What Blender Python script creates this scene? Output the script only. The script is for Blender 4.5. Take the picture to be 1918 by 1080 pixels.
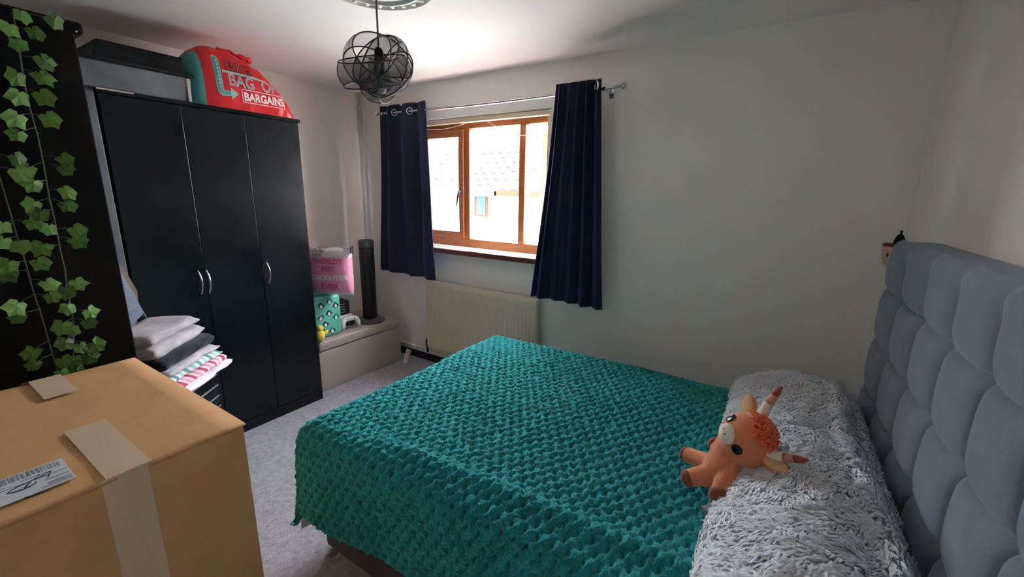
import bpy, bmesh, math, random
import numpy as np
from mathutils import Vector, Matrix, Euler

random.seed(7)
for o in list(bpy.data.objects):
    bpy.data.objects.remove(o)
sc = bpy.context.scene
COL = sc.collection
R = math.radians

# ------------------------------------------------------------------ camera
CAM = Vector((0.0, 0.0, 1.5))
YAW, PITCH, ROLL, FPX = -0.56374838, 0.22578538, 0.01859096, 781.38
fwd = Vector((math.sin(YAW) * math.cos(PITCH), math.cos(YAW) * math.cos(PITCH), -math.sin(PITCH)))
rgt = Vector((math.cos(YAW), -math.sin(YAW), 0))
upv = rgt.cross(fwd)
r2 = rgt * math.cos(ROLL) + upv * math.sin(ROLL)
u2 = -rgt * math.sin(ROLL) + upv * math.cos(ROLL)
cd = bpy.data.cameras.new('camera')
cam = bpy.data.objects.new('camera', cd)
COL.objects.link(cam)
cam.matrix_world = Matrix(((r2.x, u2.x, -fwd.x, CAM.x), (r2.y, u2.y, -fwd.y, CAM.y), (r2.z, u2.z, -fwd.z, CAM.z), (0, 0, 0, 1)))
cd.sensor_fit = 'HORIZONTAL'
cd.sensor_width = 36
cd.lens = 36 * FPX / 1918
cd.clip_start = 0.02
sc.camera = cam

# ------------------------------------------------------------------ sky, window light, exposure
world = bpy.data.worlds.new('overcast_sky')
sc.world = world
world.use_nodes = True
bg = world.node_tree.nodes['Background']
bg.inputs[0].default_value = (0.86, 0.93, 1.0, 1)
bg.inputs[1].default_value = 9.0
pl = bpy.data.lights.new('window_portal', 'AREA')
pl.shape = 'RECTANGLE'
pl.size, pl.size_y = 1.34, 1.02
pl.cycles.is_portal = True
po = bpy.data.objects.new('window_portal', pl)
COL.objects.link(po)
po.location = (-2.02, 2.93, 1.53)
po.rotation_euler = (R(-90), 0, 0)
sc.view_settings.view_transform = 'Standard'
sc.view_settings.look = 'None'
sc.view_settings.gamma = 1.0
sc.view_settings.use_curve_mapping = False
sc.view_settings.exposure = 2.65
sc.cycles.use_denoising = True
sc.cycles.max_bounces = 14
sc.cycles.diffuse_bounces = 9
sc.cycles.transparent_max_bounces = 24
sc.cycles.sample_clamp_indirect = 8.0

# ------------------------------------------------------------------ materials
def lin(c):
    if isinstance(c, str):
        c = c.lstrip('#')
        c = [int(c[i:i + 2], 16) / 255 for i in (0, 2, 4)]
    return tuple(v / 12.92 if v <= 0.04045 else ((v + 0.055) / 1.055) ** 2.4 for v in c) + (1.0,)

def mat(name, col, rough=0.6, metal=0.0, sheen=0.0, bump=0.0, bscale=60.0, var=0.0, vscale=6.0, spec=0.5, coat=0.0,
        col2=None, stretch=(1, 1, 1), alpha_mix=0.0, sheen_tint=None, rvar=0.0):
    m = bpy.data.materials.new(name)
    m.use_nodes = True
    nt = m.node_tree
    b = nt.nodes['Principled BSDF']
    b.inputs['Base Color'].default_value = lin(col)
    b.inputs['Roughness'].default_value = rough
    b.inputs['Metallic'].default_value = metal
    b.inputs['Specular IOR Level'].default_value = spec
    b.inputs['Sheen Weight'].default_value = sheen
    b.inputs['Coat Weight'].default_value = coat
    if sheen_tint:
        b.inputs['Sheen Tint'].default_value = lin(sheen_tint)
    tc = nt.nodes.new('ShaderNodeTexCoord')
    mp = nt.nodes.new('ShaderNodeMapping')
    mp.inputs['Scale'].default_value = stretch
    nt.links.new(tc.outputs['Object'], mp.inputs['Vector'])
    if var > 0 or col2:
        n = nt.nodes.new('ShaderNodeTexNoise')
        n.inputs['Scale'].default_value = vscale
        n.inputs['Detail'].default_value = 5
        nt.links.new(mp.outputs['Vector'], n.inputs['Vector'])
        mx = nt.nodes.new('ShaderNodeMix')
        mx.data_type = 'RGBA'
        rp = nt.nodes.new('ShaderNodeValToRGB')
        rp.color_ramp.elements[0].position = 0.35
        rp.color_ramp.elements[1].position = 0.65
        nt.links.new(n.outputs['Fac'], rp.inputs['Fac'])
        nt.links.new(rp.outputs['Color'], mx.inputs['Factor'])
        a = lin(col)
        mx.inputs[6].default_value = a
        mx.inputs[7].default_value = lin(col2) if col2 else tuple(v * (1 - var) for v in a[:3]) + (1,)
        nt.links.new(mx.outputs[2], b.inputs['Base Color'])
        if rvar:
            mr = nt.nodes.new('ShaderNodeMapRange')
            mr.inputs['To Min'].default_value = rough - rvar
            mr.inputs['To Max'].default_value = rough + rvar
            nt.links.new(rp.outputs['Color'], mr.inputs['Value'])
            nt.links.new(mr.outputs[0], b.inputs['Roughness'])
    if bump > 0:
        n2 = nt.nodes.new('ShaderNodeTexNoise')
        n2.inputs['Scale'].default_value = bscale
        n2.inputs['Detail'].default_value = 4
        nt.links.new(mp.outputs['Vector'], n2.inputs['Vector'])
        bp = nt.nodes.new('ShaderNodeBump')
        bp.inputs['Strength'].default_value = min(1.0, bump)
        bp.inputs['Distance'].default_value = 0.004 * max(1.0, bump)
        nt.links.new(n2.outputs['Fac'], bp.inputs['Height'])
        nt.links.new(bp.outputs['Normal'], b.inputs['Normal'])
    if alpha_mix > 0:
        tr = nt.nodes.new('ShaderNodeBsdfTransparent')
        ms = nt.nodes.new('ShaderNodeMixShader')
        ms.inputs[0].default_value = alpha_mix
        nt.links.new(b.outputs[0], ms.inputs[1])
        nt.links.new(tr.outputs[0], ms.inputs[2])
        nt.links.new(ms.outputs[0], nt.nodes['Material Output'].inputs['Surface'])
    return m

def glass_mat(name, refl=0.07):
    m = bpy.data.materials.new(name)
    m.use_nodes = True
    nt = m.node_tree
    nt.nodes.remove(nt.nodes['Principled BSDF'])
    tr = nt.nodes.new('ShaderNodeBsdfTransparent')
    gl = nt.nodes.new('ShaderNodeBsdfGlossy')
    gl.inputs['Roughness'].default_value = 0.02
    ms = nt.nodes.new('ShaderNodeMixShader')
    ms.inputs[0].default_value = refl
    nt.links.new(tr.outputs[0], ms.inputs[1])
    nt.links.new(gl.outputs[0], ms.inputs[2])
    nt.links.new(ms.outputs[0], nt.nodes['Material Output'].inputs['Surface'])
    return m

MT = {}
MT['wall'] = mat('wall_paint', '#efece6', 0.85, bump=0.15, bscale=180, var=0.03, vscale=2)
MT['ceil'] = mat('ceiling_paint', '#f2efec', 0.9, bump=0.1, bscale=150)
MT['carpet'] = mat('carpet_pile', '#b9b8c3', 1.0, sheen=0.3, bump=1.6, bscale=260, col2='#9c9ba7', vscale=45, spec=0.1)
MT['black'] = mat('black_laminate', '#0a0c10', 0.30, bump=0.05, bscale=30, col2='#0d1015', vscale=2.5, rvar=0.05, spec=0.35)
MT['blackmatt'] = mat('black_matt', '#0c0d10', 0.6, col2='#17181c', vscale=5, spec=0.25)
MT['cabinet'] = mat('black_cabinet_paint', '#100f10', 0.75, col2='#1a1614', vscale=4, spec=0.15)
MT['grey_board'] = mat('grey_laminate', '#6d6f73', 0.5, col2='#5a5c61', vscale=5)
MT['plastic_grey'] = mat('smoky_plastic', '#85878c', 0.25, col2='#66686e', vscale=4, spec=0.5)
MT['pale_edge'] = mat('chipped_edge', '#b9b0a6', 0.8)
MT['chrome'] = mat('chrome', '#c9c9cc', 0.18, 1.0)
MT['silver'] = mat('satin_silver', '#bfbfc4', 0.3, 0.9)
MT['navy'] = mat('navy_fabric', '#101636', 0.55, sheen=0.35, bump=0.3, bscale=400, spec=0.35, sheen_tint='#7080c0')
MT['radiator'] = mat('cream_enamel', '#d6cbb2', 0.4)
MT['pipe'] = mat('white_gloss', '#d8d4cc', 0.4)
MT['gap_shade'] = mat('painted_gap_shade', '#15161c', 0.6)
MT['wood'] = mat('orange_brown_frame', '#c07a4c', 0.4, col2='#b06a3e', vscale=8, stretch=(1, 1, 12))
MT['wood_dark'] = mat('brown_nosing', '#6a3524', 0.45)
MT['sill'] = mat('white_and_sill_glare', '#dedbd6', 0.35)
MT['cream'] = mat('cream_plastic', '#dccfb4', 0.5)
MT['glass'] = glass_mat('window_glass')
MT['card'] = mat('cardboard', '#d8a878', 0.85, bump=0.15, bscale=120, col2='#d0a070', vscale=9, spec=0.2)
MT['card_dark'] = mat('dark_cardboard', '#8a5d38', 0.9)
MT['tape'] = mat('buff_tape', '#dcc2a6', 0.38, bump=0.25, bscale=14, spec=0.5)
MT['paper'] = mat('label_paper', '#d3d6dd', 0.6)
MT['ink'] = mat('grey_ink', '#8d8f9a', 0.7)
MT['pen'] = mat('dark_blue_pen', '#1b1c45', 0.6)
MT['teal'] = mat('teal_chenille', '#22a2a6', 0.9, sheen=0.55, bump=1.6, bscale=260, col2='#178a8e', vscale=30, spec=0.15, sheen_tint='#9fe6dc')
MT['fleece'] = mat('grey_fleece', '#eceef2', 0.95, sheen=0.5, col2='#dcdfe5', vscale=22, spec=0.1)
MT['velvet'] = mat('grey_velvet', '#7c8590', 0.85, sheen=0.5, bump=0.2, bscale=300, col2='#737c87', vscale=14, spec=0.2, sheen_tint='#c4d0e0')
MT['divan'] = mat('divan_fabric', '#4a464b', 0.9, bump=0.3, bscale=300)
MT['mattress'] = mat('mattress_ticking', '#cfcfd2', 0.9)
MT['ottoman'] = mat('beige_leatherette', '#b3a59c', 0.5, bump=0.25, bscale=160)
MT['fan_black'] = mat('fan_plastic', '#15171c', 0.4)
MT['fan_grey'] = mat('fan_grey_plastic', '#54555a', 0.4, 0.2)

# ------------------------------------------------------------------ object helpers
ORG = {}          # world origin of every object

def tag(o, label=None, cat=None, group=None, kind=None):
    if label: o['label'] = label
    if cat: o['category'] = cat
    if group: o['group'] = group
    if kind: o['kind'] = kind
    return o

def thing(name, loc, label, cat, group=None, kind=None):
    o = bpy.data.objects.new(name, None)
    COL.objects.link(o)
    o.empty_display_size = 0.05
    o.location = loc
    ORG[o.name] = Vector(loc)
    return tag(o, label, cat, group, kind)

def link_mesh(name, me, m, parent=None, smooth=False):
    """me holds world coordinates; the origin goes to the bottom centre"""
    n = len(me.vertices)
    co = np.empty(n * 3, dtype=np.float32)
    me.vertices.foreach_get('co', co)
    co = co.reshape(-1, 3)
    mn, mx = co.min(0), co.max(0)
    org = np.array([(mn[0] + mx[0]) / 2, (mn[1] + mx[1]) / 2, mn[2]], dtype=np.float32)
    me.vertices.foreach_set('co', (co - org).ravel())
    o = bpy.data.objects.new(name, me)
    COL.objects.link(o)
    w = Vector([float(v) for v in org])
    if parent is not None:
        o.parent = parent
        o.location = w - ORG[parent.name]
    else:
        o.location = w
    ORG[o.name] = w
    for mm in (m if isinstance(m, (list, tuple)) else [m]):
        me.materials.append(MT[mm] if isinstance(mm, str) else mm)
    if smooth:
        me.polygons.foreach_set('use_smooth', [True] * len(me.polygons))
    me.update()
    return o

def from_bm(name, bm, m, parent=None, smooth=False):
    me = bpy.data.meshes.new(name)
    bmesh.ops.recalc_face_normals(bm, faces=bm.faces)
    bm.to_mesh(me)
    bm.free()
    return link_mesh(name, me, m, parent, smooth)

def pyd(name, vs, fs, m, parent=None, smooth=False):
    me = bpy.data.meshes.new(name)
    me.from_pydata([tuple(v) for v in vs], [], fs)
    return link_mesh(name, me, m, parent, smooth)

def bm_box(bm, lo, hi, bev=0.0, seg=2, rot=None, piv=None):
    vs = bmesh.ops.create_cube(bm, size=1)['verts']
    lo, hi = Vector(lo), Vector(hi)
    c, s = (lo + hi) / 2, hi - lo
    for v in vs:
        v.co = Vector((v.co.x * s.x, v.co.y * s.y, v.co.z * s.z)) + c
    if bev > 0:
        es = list({e for v in vs for e in v.link_edges})
        r = bmesh.ops.bevel(bm, geom=es, offset=bev, segments=seg, profile=0.5, affect='EDGES')
        vs = list({v for f in r['faces'] for v in f.verts} | {v for v in vs if v.is_valid})
    if rot is not None:
        p = Vector(piv) if piv is not None else c
        for v in vs:
            v.co = rot @ (v.co - p) + p
    return vs

def box(name, lo, hi, m, parent=None, bev=0.0, seg=2, rot=None, piv=None, smooth=False):
    bm = bmesh.new()
    bm_box(bm, lo, hi, bev, seg, rot, piv)
    return from_bm(name, bm, m, parent, smooth)

def tube_data(pts, r, n=10, cap=True):
    pts = [Vector(p) for p in pts]
    rs = r if isinstance(r, (list, tuple)) else [r] * len(pts)
    vs, fs = [], []
    t0 = (pts[1] - pts[0]).normalized()
    nrm = t0.orthogonal().normalized()
    for i, p in enumerate(pts):
        t = (pts[min(i + 1, len(pts) - 1)] - pts[max(i - 1, 0)]).normalized()
        nrm = (nrm - t * nrm.dot(t)).normalized()
        bn = t.cross(nrm)
        for k in range(n):
            a = 2 * math.pi * k / n
            vs.append(p + (nrm * math.cos(a) + bn * math.sin(a)) * rs[i])
    for i in range(len(pts) - 1):
        for k in range(n):
            k2 = (k + 1) % n
            fs.append((i * n + k, i * n + k2, (i + 1) * n + k2, (i + 1) * n + k))
    if cap:
        fs.append(tuple(range(n))[::-1])
        fs.append(tuple((len(pts) - 1) * n + k for k in range(n)))
    return vs, fs

def tube(name, pts, r, m, parent=None, n=10):
    vs, fs = tube_data(pts, r, n)
    return pyd(name, vs, fs, m, parent, True)

def lathe(name, c, prof, m, parent=None, n=32, axis=None, smooth=True):
    """prof: list of (radius, height); axis: rotation matrix"""
    vs, fs = [], []
    c = Vector(c)
    for r, z in prof:
        for k in range(n):
            a = 2 * math.pi * k / n
            v = Vector((r * math.cos(a), r * math.sin(a), z))
            if axis is not None: v = axis @ v
            vs.append(v + c)
    for i in range(len(prof) - 1):
        for k in range(n):
            k2 = (k + 1) % n
            fs.append((i * n + k, i * n + k2, (i + 1) * n + k2, (i + 1) * n + k))
    fs.append(tuple(range(n))[::-1])
    fs.append(tuple((len(prof) - 1) * n + k for k in range(n)))
    return pyd(name, vs, fs, m, parent, smooth)

def grid_mesh(name, P, m, parent=None, smooth=True, flip=False, matidx=None):
    nu, nv = P.shape[:2]
    me = bpy.data.meshes.new(name)
    idx = np.arange(nu * nv).reshape(nu, nv)
    q = np.stack([idx[:-1, :-1], idx[1:, :-1], idx[1:, 1:], idx[:-1, 1:]], -1).reshape(-1, 4)
    if flip: q = q[:, ::-1]
    me.vertices.add(nu * nv)
    me.vertices.foreach_set('co', P.reshape(-1).astype(np.float32))
    me.loops.add(q.size)
    me.polygons.add(len(q))
    me.loops.foreach_set('vertex_index', q.reshape(-1).astype(np.int32))
    me.polygons.foreach_set('loop_start', np.arange(0, q.size, 4, dtype=np.int32))
    me.update(calc_edges=True)
    if matidx is not None:
        me.polygons.foreach_set('material_index', matidx.reshape(-1).astype(np.int32))
    return link_mesh(name, me, m, parent, smooth)

def grid_normals(P):
    du = np.gradient(P, axis=0)
    dv = np.gradient(P, axis=1)
    n = np.cross(du, dv)
    return n / np.maximum(1e-9, np.linalg.norm(n, axis=-1, keepdims=True))

_rng = np.random.RandomState(5)
_LAT = _rng.rand(256, 256)
def vnoise(x, y):
    xi, yi = np.floor(x).astype(int), np.floor(y).astype(int)
    fx, fy = x - xi, y - yi
    fx, fy = fx * fx * (3 - 2 * fx), fy * fy * (3 - 2 * fy)
    g = lambda a, b: _LAT[a % 256, b % 256]
    return (g(xi, yi) * (1 - fx) + g(xi + 1, yi) * fx) * (1 - fy) + (g(xi, yi + 1) * (1 - fx) + g(xi + 1, yi + 1) * fx) * fy - 0.5

def ellipsoid(bm, c, rad, rot=None, u=20, v=14):
    vs = bmesh.ops.create_uvsphere(bm, u_segments=u, v_segments=v, radius=1)['verts']
    for w in vs:
        p = Vector((w.co.x * rad[0], w.co.y * rad[1], w.co.z * rad[2]))
        if rot is not None: p = rot @ p
        w.co = p + Vector(c)
    return vs

def text_mesh(name, s, size, mapf, m, parent, bold=0.0, align='LEFT', space=1.0, cuts=2):
    cu = bpy.data.curves.new(name, 'FONT')
    cu.body = s
    cu.size = size
    cu.offset = bold
    cu.align_x = align
    cu.space_character = space
    cu.resolution_u = 3
    t = bpy.data.objects.new(name, cu)
    COL.objects.link(t)
    dg = bpy.context.evaluated_depsgraph_get()
    me = bpy.data.meshes.new_from_object(t.evaluated_get(dg))
    bpy.data.objects.remove(t)
    bm = bmesh.new()
    bm.from_mesh(me)
    bmesh.ops.triangulate(bm, faces=bm.faces)
    for _ in range(cuts):
        bmesh.ops.subdivide_edges(bm, edges=[e for e in bm.edges if e.calc_length() > size * 0.25], cuts=1)
        bmesh.ops.triangulate(bm, faces=bm.faces)
    for v in bm.verts:
        v.co = Vector(mapf(v.co.x, v.co.y))
    bm.to_mesh(me)
    bm.free()
    me.materials.clear()
    return link_mesh(name, me, m, parent)

# ------------------------------------------------------------------ room shell
XL, XR, YB, YF, ZC = -3.30, 0.50, 2.62, -0.75, 2.33
WX0, WX1, WZ0, WZ1 = -2.68, -1.375, 1.05, 2.05          # window opening

def structure(o):
    o['kind'] = 'structure'
    return o

structure(box('floor', (XL - 0.1, YF - 0.1, -0.12), (XR + 0.1, YB + 0.1, 0.0), 'carpet'))
structure(box('ceiling', (XL - 0.1, YF - 0.1, ZC), (XR + 0.1, YB + 0.3, ZC + 0.12), 'ceil'))
structure(box('wall_left', (XL - 0.12, YF - 0.1, 0), (XL, YB + 0.1, ZC), 'wall'))
structure(box('wall_right', (XR, YF - 0.1, 0), (XR + 0.12, YB + 0.1, ZC), 'wall'))
bm = bmesh.new()
DX0, DX1, DZ = -0.95, -0.15, 2.0                         # doorway behind the camera
bm_box(bm, (XL, YF - 0.12, 0), (DX0, YF, ZC))
bm_box(bm, (DX1, YF - 0.12, 0), (XR, YF, ZC))
bm_box(bm, (DX0, YF - 0.12, DZ), (DX1, YF, ZC))
structure(from_bm('wall_front', bm, 'wall'))
DR = box('door_1', (DX0 + 0.003, YF - 0.08, 0.005), (DX1 - 0.003, YF - 0.04, DZ - 0.003), 'sill', None, bev=0.003)
structure(DR)
for z0_, z1_ in ((0.15, 0.85), (1.0, 1.85)):
    for x0_ in (DX0 + 0.10, DX0 + 0.44):
        box('door_panel', (x0_, YF - 0.041, z0_), (x0_ + 0.26, YF - 0.030, z1_), 'sill', DR, bev=0.008)
tube('door_handle', [(DX1 - 0.06, YF - 0.04, 0.98), (DX1 - 0.06, YF + 0.005, 0.98), (DX1 - 0.17, YF + 0.01, 0.98)], 0.009, 'chrome', DR)
bm = bmesh.new()
TH = 0.28
bm_box(bm, (XL, YB, -3.0), (WX0, YB + TH, ZC))
bm_box(bm, (WX1, YB, -3.0), (XR, YB + TH, ZC))
bm_box(bm, (WX0, YB, -3.0), (WX1, YB + TH, WZ0 - 0.03))
bm_box(bm, (WX0, YB, WZ1), (WX1, YB + TH, ZC))
structure(from_bm('wall_back', bm, 'wall'))
structure(box('gap_shade_strip', (XL, YB - 0.02, 0.0), (XR, YB, 0.07), 'gap_shade'))  # dark strip paints in the unlit gap below the white skirting
structure(box('trim_1', (XL, YB - 0.024, 0.07), (XR, YB, 0.10), 'pipe', bev=0.004))

# window_1: brown frame with three lights, the third swung open
WIN = thing('window_1', (-2.03, 2.70, WZ0), 'brown framed three light window above the radiator, narrow light open', 'window', kind='structure')
FY0, FY1 = 2.70, 2.765
def frame_bar(nm, lo, hi, p=None):
    return box(nm, lo, hi, 'wood', p or WIN, bev=0.006)
frame_bar('frame_rail', (WX0, FY0, WZ0), (WX1, FY1, WZ0 + 0.075))
frame_bar('frame_rail', (WX0, FY0, 1.975), (WX1, FY1, WZ1))
frame_bar('frame_stile', (WX0, FY0, WZ0 + 0.075), (WX0 + 0.05, FY1, 1.975))
frame_bar('frame_stile', (WX1 - 0.03, FY0, WZ0 + 0.075), (WX1, FY1, 1.975))
frame_bar('mullion', (-2.175, FY0, WZ0 + 0.075), (-2.125, FY1, 1.975))
frame_bar('mullion', (-1.668, FY0, WZ0 + 0.075), (-1.615, FY1, 1.975))
# closed side sash
sash = thing('sash', (-2.40, FY0, WZ0 + 0.08), None, None)
sash.parent = WIN
sash.location = ORG[sash.name] - ORG[WIN.name]
SX0, SX1, SZ0, SZ1 = -2.63, -2.175, WZ0 + 0.075, 1.975
box('sash_rail', (SX0, FY0 - 0.018, SZ0), (SX1, FY1 - 0.01, SZ0 + 0.055), 'wood', sash, bev=0.006)
box('sash_rail', (SX0, FY0 - 0.018, SZ1 - 0.06), (SX1, FY1 - 0.01, SZ1), 'wood', sash, bev=0.006)
box('sash_stile', (SX0, FY0 - 0.018, SZ0 + 0.055), (SX0 + 0.055, FY1 - 0.01, SZ1 - 0.06), 'wood', sash, bev=0.006)
box('sash_stile', (SX1 - 0.05, FY0 - 0.018, SZ0 + 0.055), (SX1, FY1 - 0.01, SZ1 - 0.06), 'wood', sash, bev=0.006)
box('pane', (SX0 + 0.05, 2.735, SZ0 + 0.05), (SX1 - 0.045, 2.739, SZ1 - 0.055), 'glass', sash)
MT['handle_dark'] = mat('grey_handle', '#3a3b40', 0.35, 0.6)
tube('window_handle', [(-2.192, FY0 - 0.02, 1.50), (-2.192, FY0 - 0.05, 1.50), (-2.20, FY0 - 0.055, 1.47), (-2.215, FY0 - 0.055, 1.385)], [0.012, 0.011, 0.010, 0.007], 'handle_dark', sash)
box('pane', (-2.13, 2.735, SZ0 - 0.005), (-1.663, 2.739, 1.98), 'glass', WIN)
# open casement, hinged at the far jamb and swung outwards
hinge = Vector((-1.405, 2.78, 0))
ang = R(180 - 41)
rotm = Matrix.Rotation(ang - math.pi, 3, 'Z')
osash = thing('open_sash', (hinge.x, hinge.y, SZ0), None, None)
osash.parent = WIN
osash.location = ORG[osash.name] - ORG[WIN.name]
L = 0.255
def ob(nm, x0, x1, z0, z1, m, y0=-0.025, y1=0.025, bev=0.005):
    return box(nm, (hinge.x + x0, hinge.y + y0, z0), (hinge.x + x1, hinge.y + y1, z1), m, osash, bev=bev, rot=rotm, piv=hinge)
ob('sash_stile', -L, -L + 0.05, SZ0, SZ1, 'wood')
ob('sash_stile', -0.05, 0, SZ0, SZ1, 'wood')
ob('sash_rail', -L + 0.05, -0.05, SZ0, SZ0 + 0.05, 'wood')
ob('sash_rail', -L + 0.05, -0.05, SZ1 - 0.05, SZ1, 'wood')
ob('pane', -L + 0.045, -0.045, SZ0 + 0.045, SZ1 - 0.045, 'glass', -0.002, 0.002, 0)
box('sill_board', (WX0 - 0.03, YB - 0.045, WZ0 - 0.03), (WX1 + 0.03, FY0, WZ0), 'sill', WIN, bev=0.006)  # brown wood sill; its white colour paints in the sky glare
box('sill_nosing', (WX0 - 0.03, YB - 0.062, WZ0 - 0.045), (WX1 + 0.03, YB - 0.045, WZ0 - 0.004), 'wood_dark', WIN, bev=0.006)

# blind headrail with its loose cords
HR = thing('blind_headrail', (-2.03, 2.66, 2.0), 'cream vertical blind headrail with loose cords across the window top', 'blind')
box('rail', (WX0 + 0.01, 2.635, 2.012), (WX1 - 0.005, 2.675, 2.046), 'cream', HR, bev=0.004)
box('end_stack', (WX1 - 0.035, 2.64, 1.08), (WX1 - 0.006, 2.672, 2.01), 'cream', HR, bev=0.006)
tube('cord', [(-2.62, 2.655, 2.012), (-2.5, 2.655, 1.985), (-2.35, 2.655, 1.978), (-2.2, 2.655, 1.995), (-2.1, 2.655, 2.012)], 0.0025, 'cream', HR, 6)
tube('cord', [(-1.93, 2.655, 2.012), (-1.88, 2.655, 1.985), (-1.80, 2.655, 1.955)], 0.0025, 'cream', HR, 6)
tube('cord', [(-1.70, 2.655, 1.90), (-1.60, 2.655, 1.895), (-1.50, 2.655, 1.905), (-1.41, 2.655, 1.97)], 0.0025, 'cream', HR, 6)

# ------------------------------------------------------------------ outside: neighbouring house
MT['tiles'] = mat('roof_tiles', '#37322f', 0.9, col2='#2f2b29', vscale=3, spec=0.1)
MT['render'] = mat('white_render', '#f0eeea', 0.9)
MT['bluepane'] = mat('blue_pane', '#22323f', 0.6, spec=0.1)
MT['paving'] = mat('paving', '#8f8c88', 0.9)
MT['fascia'] = mat('brown_fascia', '#3a2014', 0.7, spec=0.1)
structure(box('ground', (-40, 3.0, -3.2), (30, 40, -3.0), 'paving'))
HS = thing('neighbouring_house', (-8, 9, -3.0), 'white rendered house with tiled roof seen through the window', 'house')
def roof(nm, x0, x1, y0, z0, y1, z1, nx_per=0.30, course=0.34):
    ln = math.hypot(y1 - y0, z1 - z0)
    nc = int(ln / course)
    us = np.linspace(x0, x1, int((x1 - x0) / nx_per * 8) + 1)
    ts, hs = [], []
    for c in range(nc):
        ts += [c * course, c * course + 0.005, (c + 1) * course - 0.004]
        hs += [0.0, 0.05, 0.012]
    ts, hs = np.array(ts), np.array(hs)
    U, T = np.meshgrid(us, ts, indexing='ij')
    H = np.broadcast_to(hs, U.shape) + 0.03 * np.maximum(-0.3, np.sin(2 * np.pi * U / nx_per))
    dy, dz = (y1 - y0) / ln, (z1 - z0) / ln
    P = np.stack([U, y0 + T * dy - H * dz, z0 + T * dz + H * dy], -1)
    o = grid_mesh(nm, P, 'tiles', HS, smooth=False)
    o['kind'] = 'stuff'
box('wall', (-16, 9.0, -3.0), (-5.3, 12.5, 1.45), 'render', HS)
box('wall', (-5.3, 8.0, -3.0), (-1.5, 12.5, 1.5), 'render', HS)
roof('roof_tiles', -16, -5.25, 8.72, 1.5, 11.6, 3.05)
roof('roof_tiles', -5.3, -1.2, 7.7, 1.56, 11.0, 3.95)
box('gutter', (-16, 8.62, 1.40), (-5.35, 8.74, 1.48), 'sill', HS)
box('fascia', (-5.35, 7.66, 1.42), (-1.2, 7.72, 1.54), 'fascia', HS)
box('fascia', (-5.36, 7.66, 1.42), (-5.30, 9.0, 1.52), 'fascia', HS)
w = box('house_window', (-7.05, 8.95, 0.87), (-6.47, 9.02, 1.42), 'fascia', HS)
box('pane', (-7.0, 8.94, 0.92), (-6.86, 8.95, 1.38), 'bluepane', w)
box('pane', (-6.80, 8.94, 0.92), (-6.52, 8.95, 1.38), 'bluepane', w)

# ------------------------------------------------------------------ radiator, pipes
RAD = thing('radiator', (-1.93, 2.55, 0.165), 'cream panel radiator with vertical flutes below the window', 'radiator')
rx0, rx1, rz0, rz1 = -2.47, -1.385, 0.165, 0.752
nfl = 33
us = np.linspace(rx0, rx1, nfl * 8 + 1)
vsn = np.array([rz0, rz0 + 0.012, rz0 + 0.03, rz0 + 0.05, rz0 + 0.06, rz1 - 0.06, rz1 - 0.05, rz1 - 0.03, rz1 - 0.012, rz1])
U, V = np.meshgrid(us, vsn, indexing='ij')
ph = ((U - rx0) / (rx1 - rx0) * nfl) % 1.0
fl = np.clip((0.22 - np.abs(ph - 0.5)) / 0.1, 0, 1)
vm = np.clip((np.minimum(V - rz0, rz1 - V) - 0.045) / 0.015, 0, 1)
edge = np.clip(np.minimum(np.minimum(V - rz0, rz1 - V), np.minimum(U - rx0, rx1 - U)) / 0.012, 0, 1)
Yf = 2.525 + 0.007 * fl * vm + 0.012 * (1 - edge) ** 2
grid_mesh('front_panel', np.stack([U, Yf, V], -1), 'radiator', RAD)
box('back_panel', (rx0, 2.538, rz0), (rx1, 2.585, rz1 - 0.004), 'radiator', RAD, bev=0.008)
box('top_grille', (rx0 + 0.004, 2.534, rz1 - 0.01), (rx1 - 0.004, 2.588, rz1 + 0.004), 'radiator', RAD, bev=0.003)
for bx in (-2.3, -1.55):
    box('bracket', (bx, 2.58, 0.3), (bx + 0.03, YB - 0.002, 0.62), 'radiator', RAD)
v1 = lathe('valve', (-2.495, 2.56, 0.16), [(0.006, -0.06), (0.010, -0.05), (0.010, 0.0), (0.016, 0.005), (0.016, 0.05), (0.011, 0.06)], 'handle_dark', RAD, 14)
tube('valve_tail', [(-2.495, 2.56, 0.170), (-2.465, 2.56, 0.170)], 0.008, 'chrome', RAD)
HP = tube('heating_pipe', [(-3.0, 2.585, 0.115), (-2.6, 2.585, 0.115), (-2.51, 2.585, 0.115), (-2.497, 2.577, 0.118), (-2.495, 2.562, 0.13)], 0.010, 'pipe', None)
tag(HP, 'white heating pipe running along the skirting to the radiator valve', 'pipe')
for i, (px_, lb) in enumerate(((-3.272, 'white vertical pipe nearer the wardrobe in the room corner'), (-3.215, 'white vertical pipe nearer the curtain in the room corner'))):
    tag(tube('corner_pipe', [(px_, 2.588, 0.0), (px_, 2.588, ZC)], 0.014, 'pipe', None, 12), lb, 'pipe', 'white pipes in the room corner')
OFF = box('trim_offcut', (-2.83, 2.50, 0.0), (-2.60, 2.545, 0.015), 'pipe', None, bev=0.002, rot=Matrix.Rotation(R(-52), 3, 'Z') @ Matrix.Rotation(R(10), 3, 'Y'))
OFF.location.z += 0.02
tag(OFF, 'small white strip of trim lying on the carpet by the radiator', 'offcut')

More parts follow.
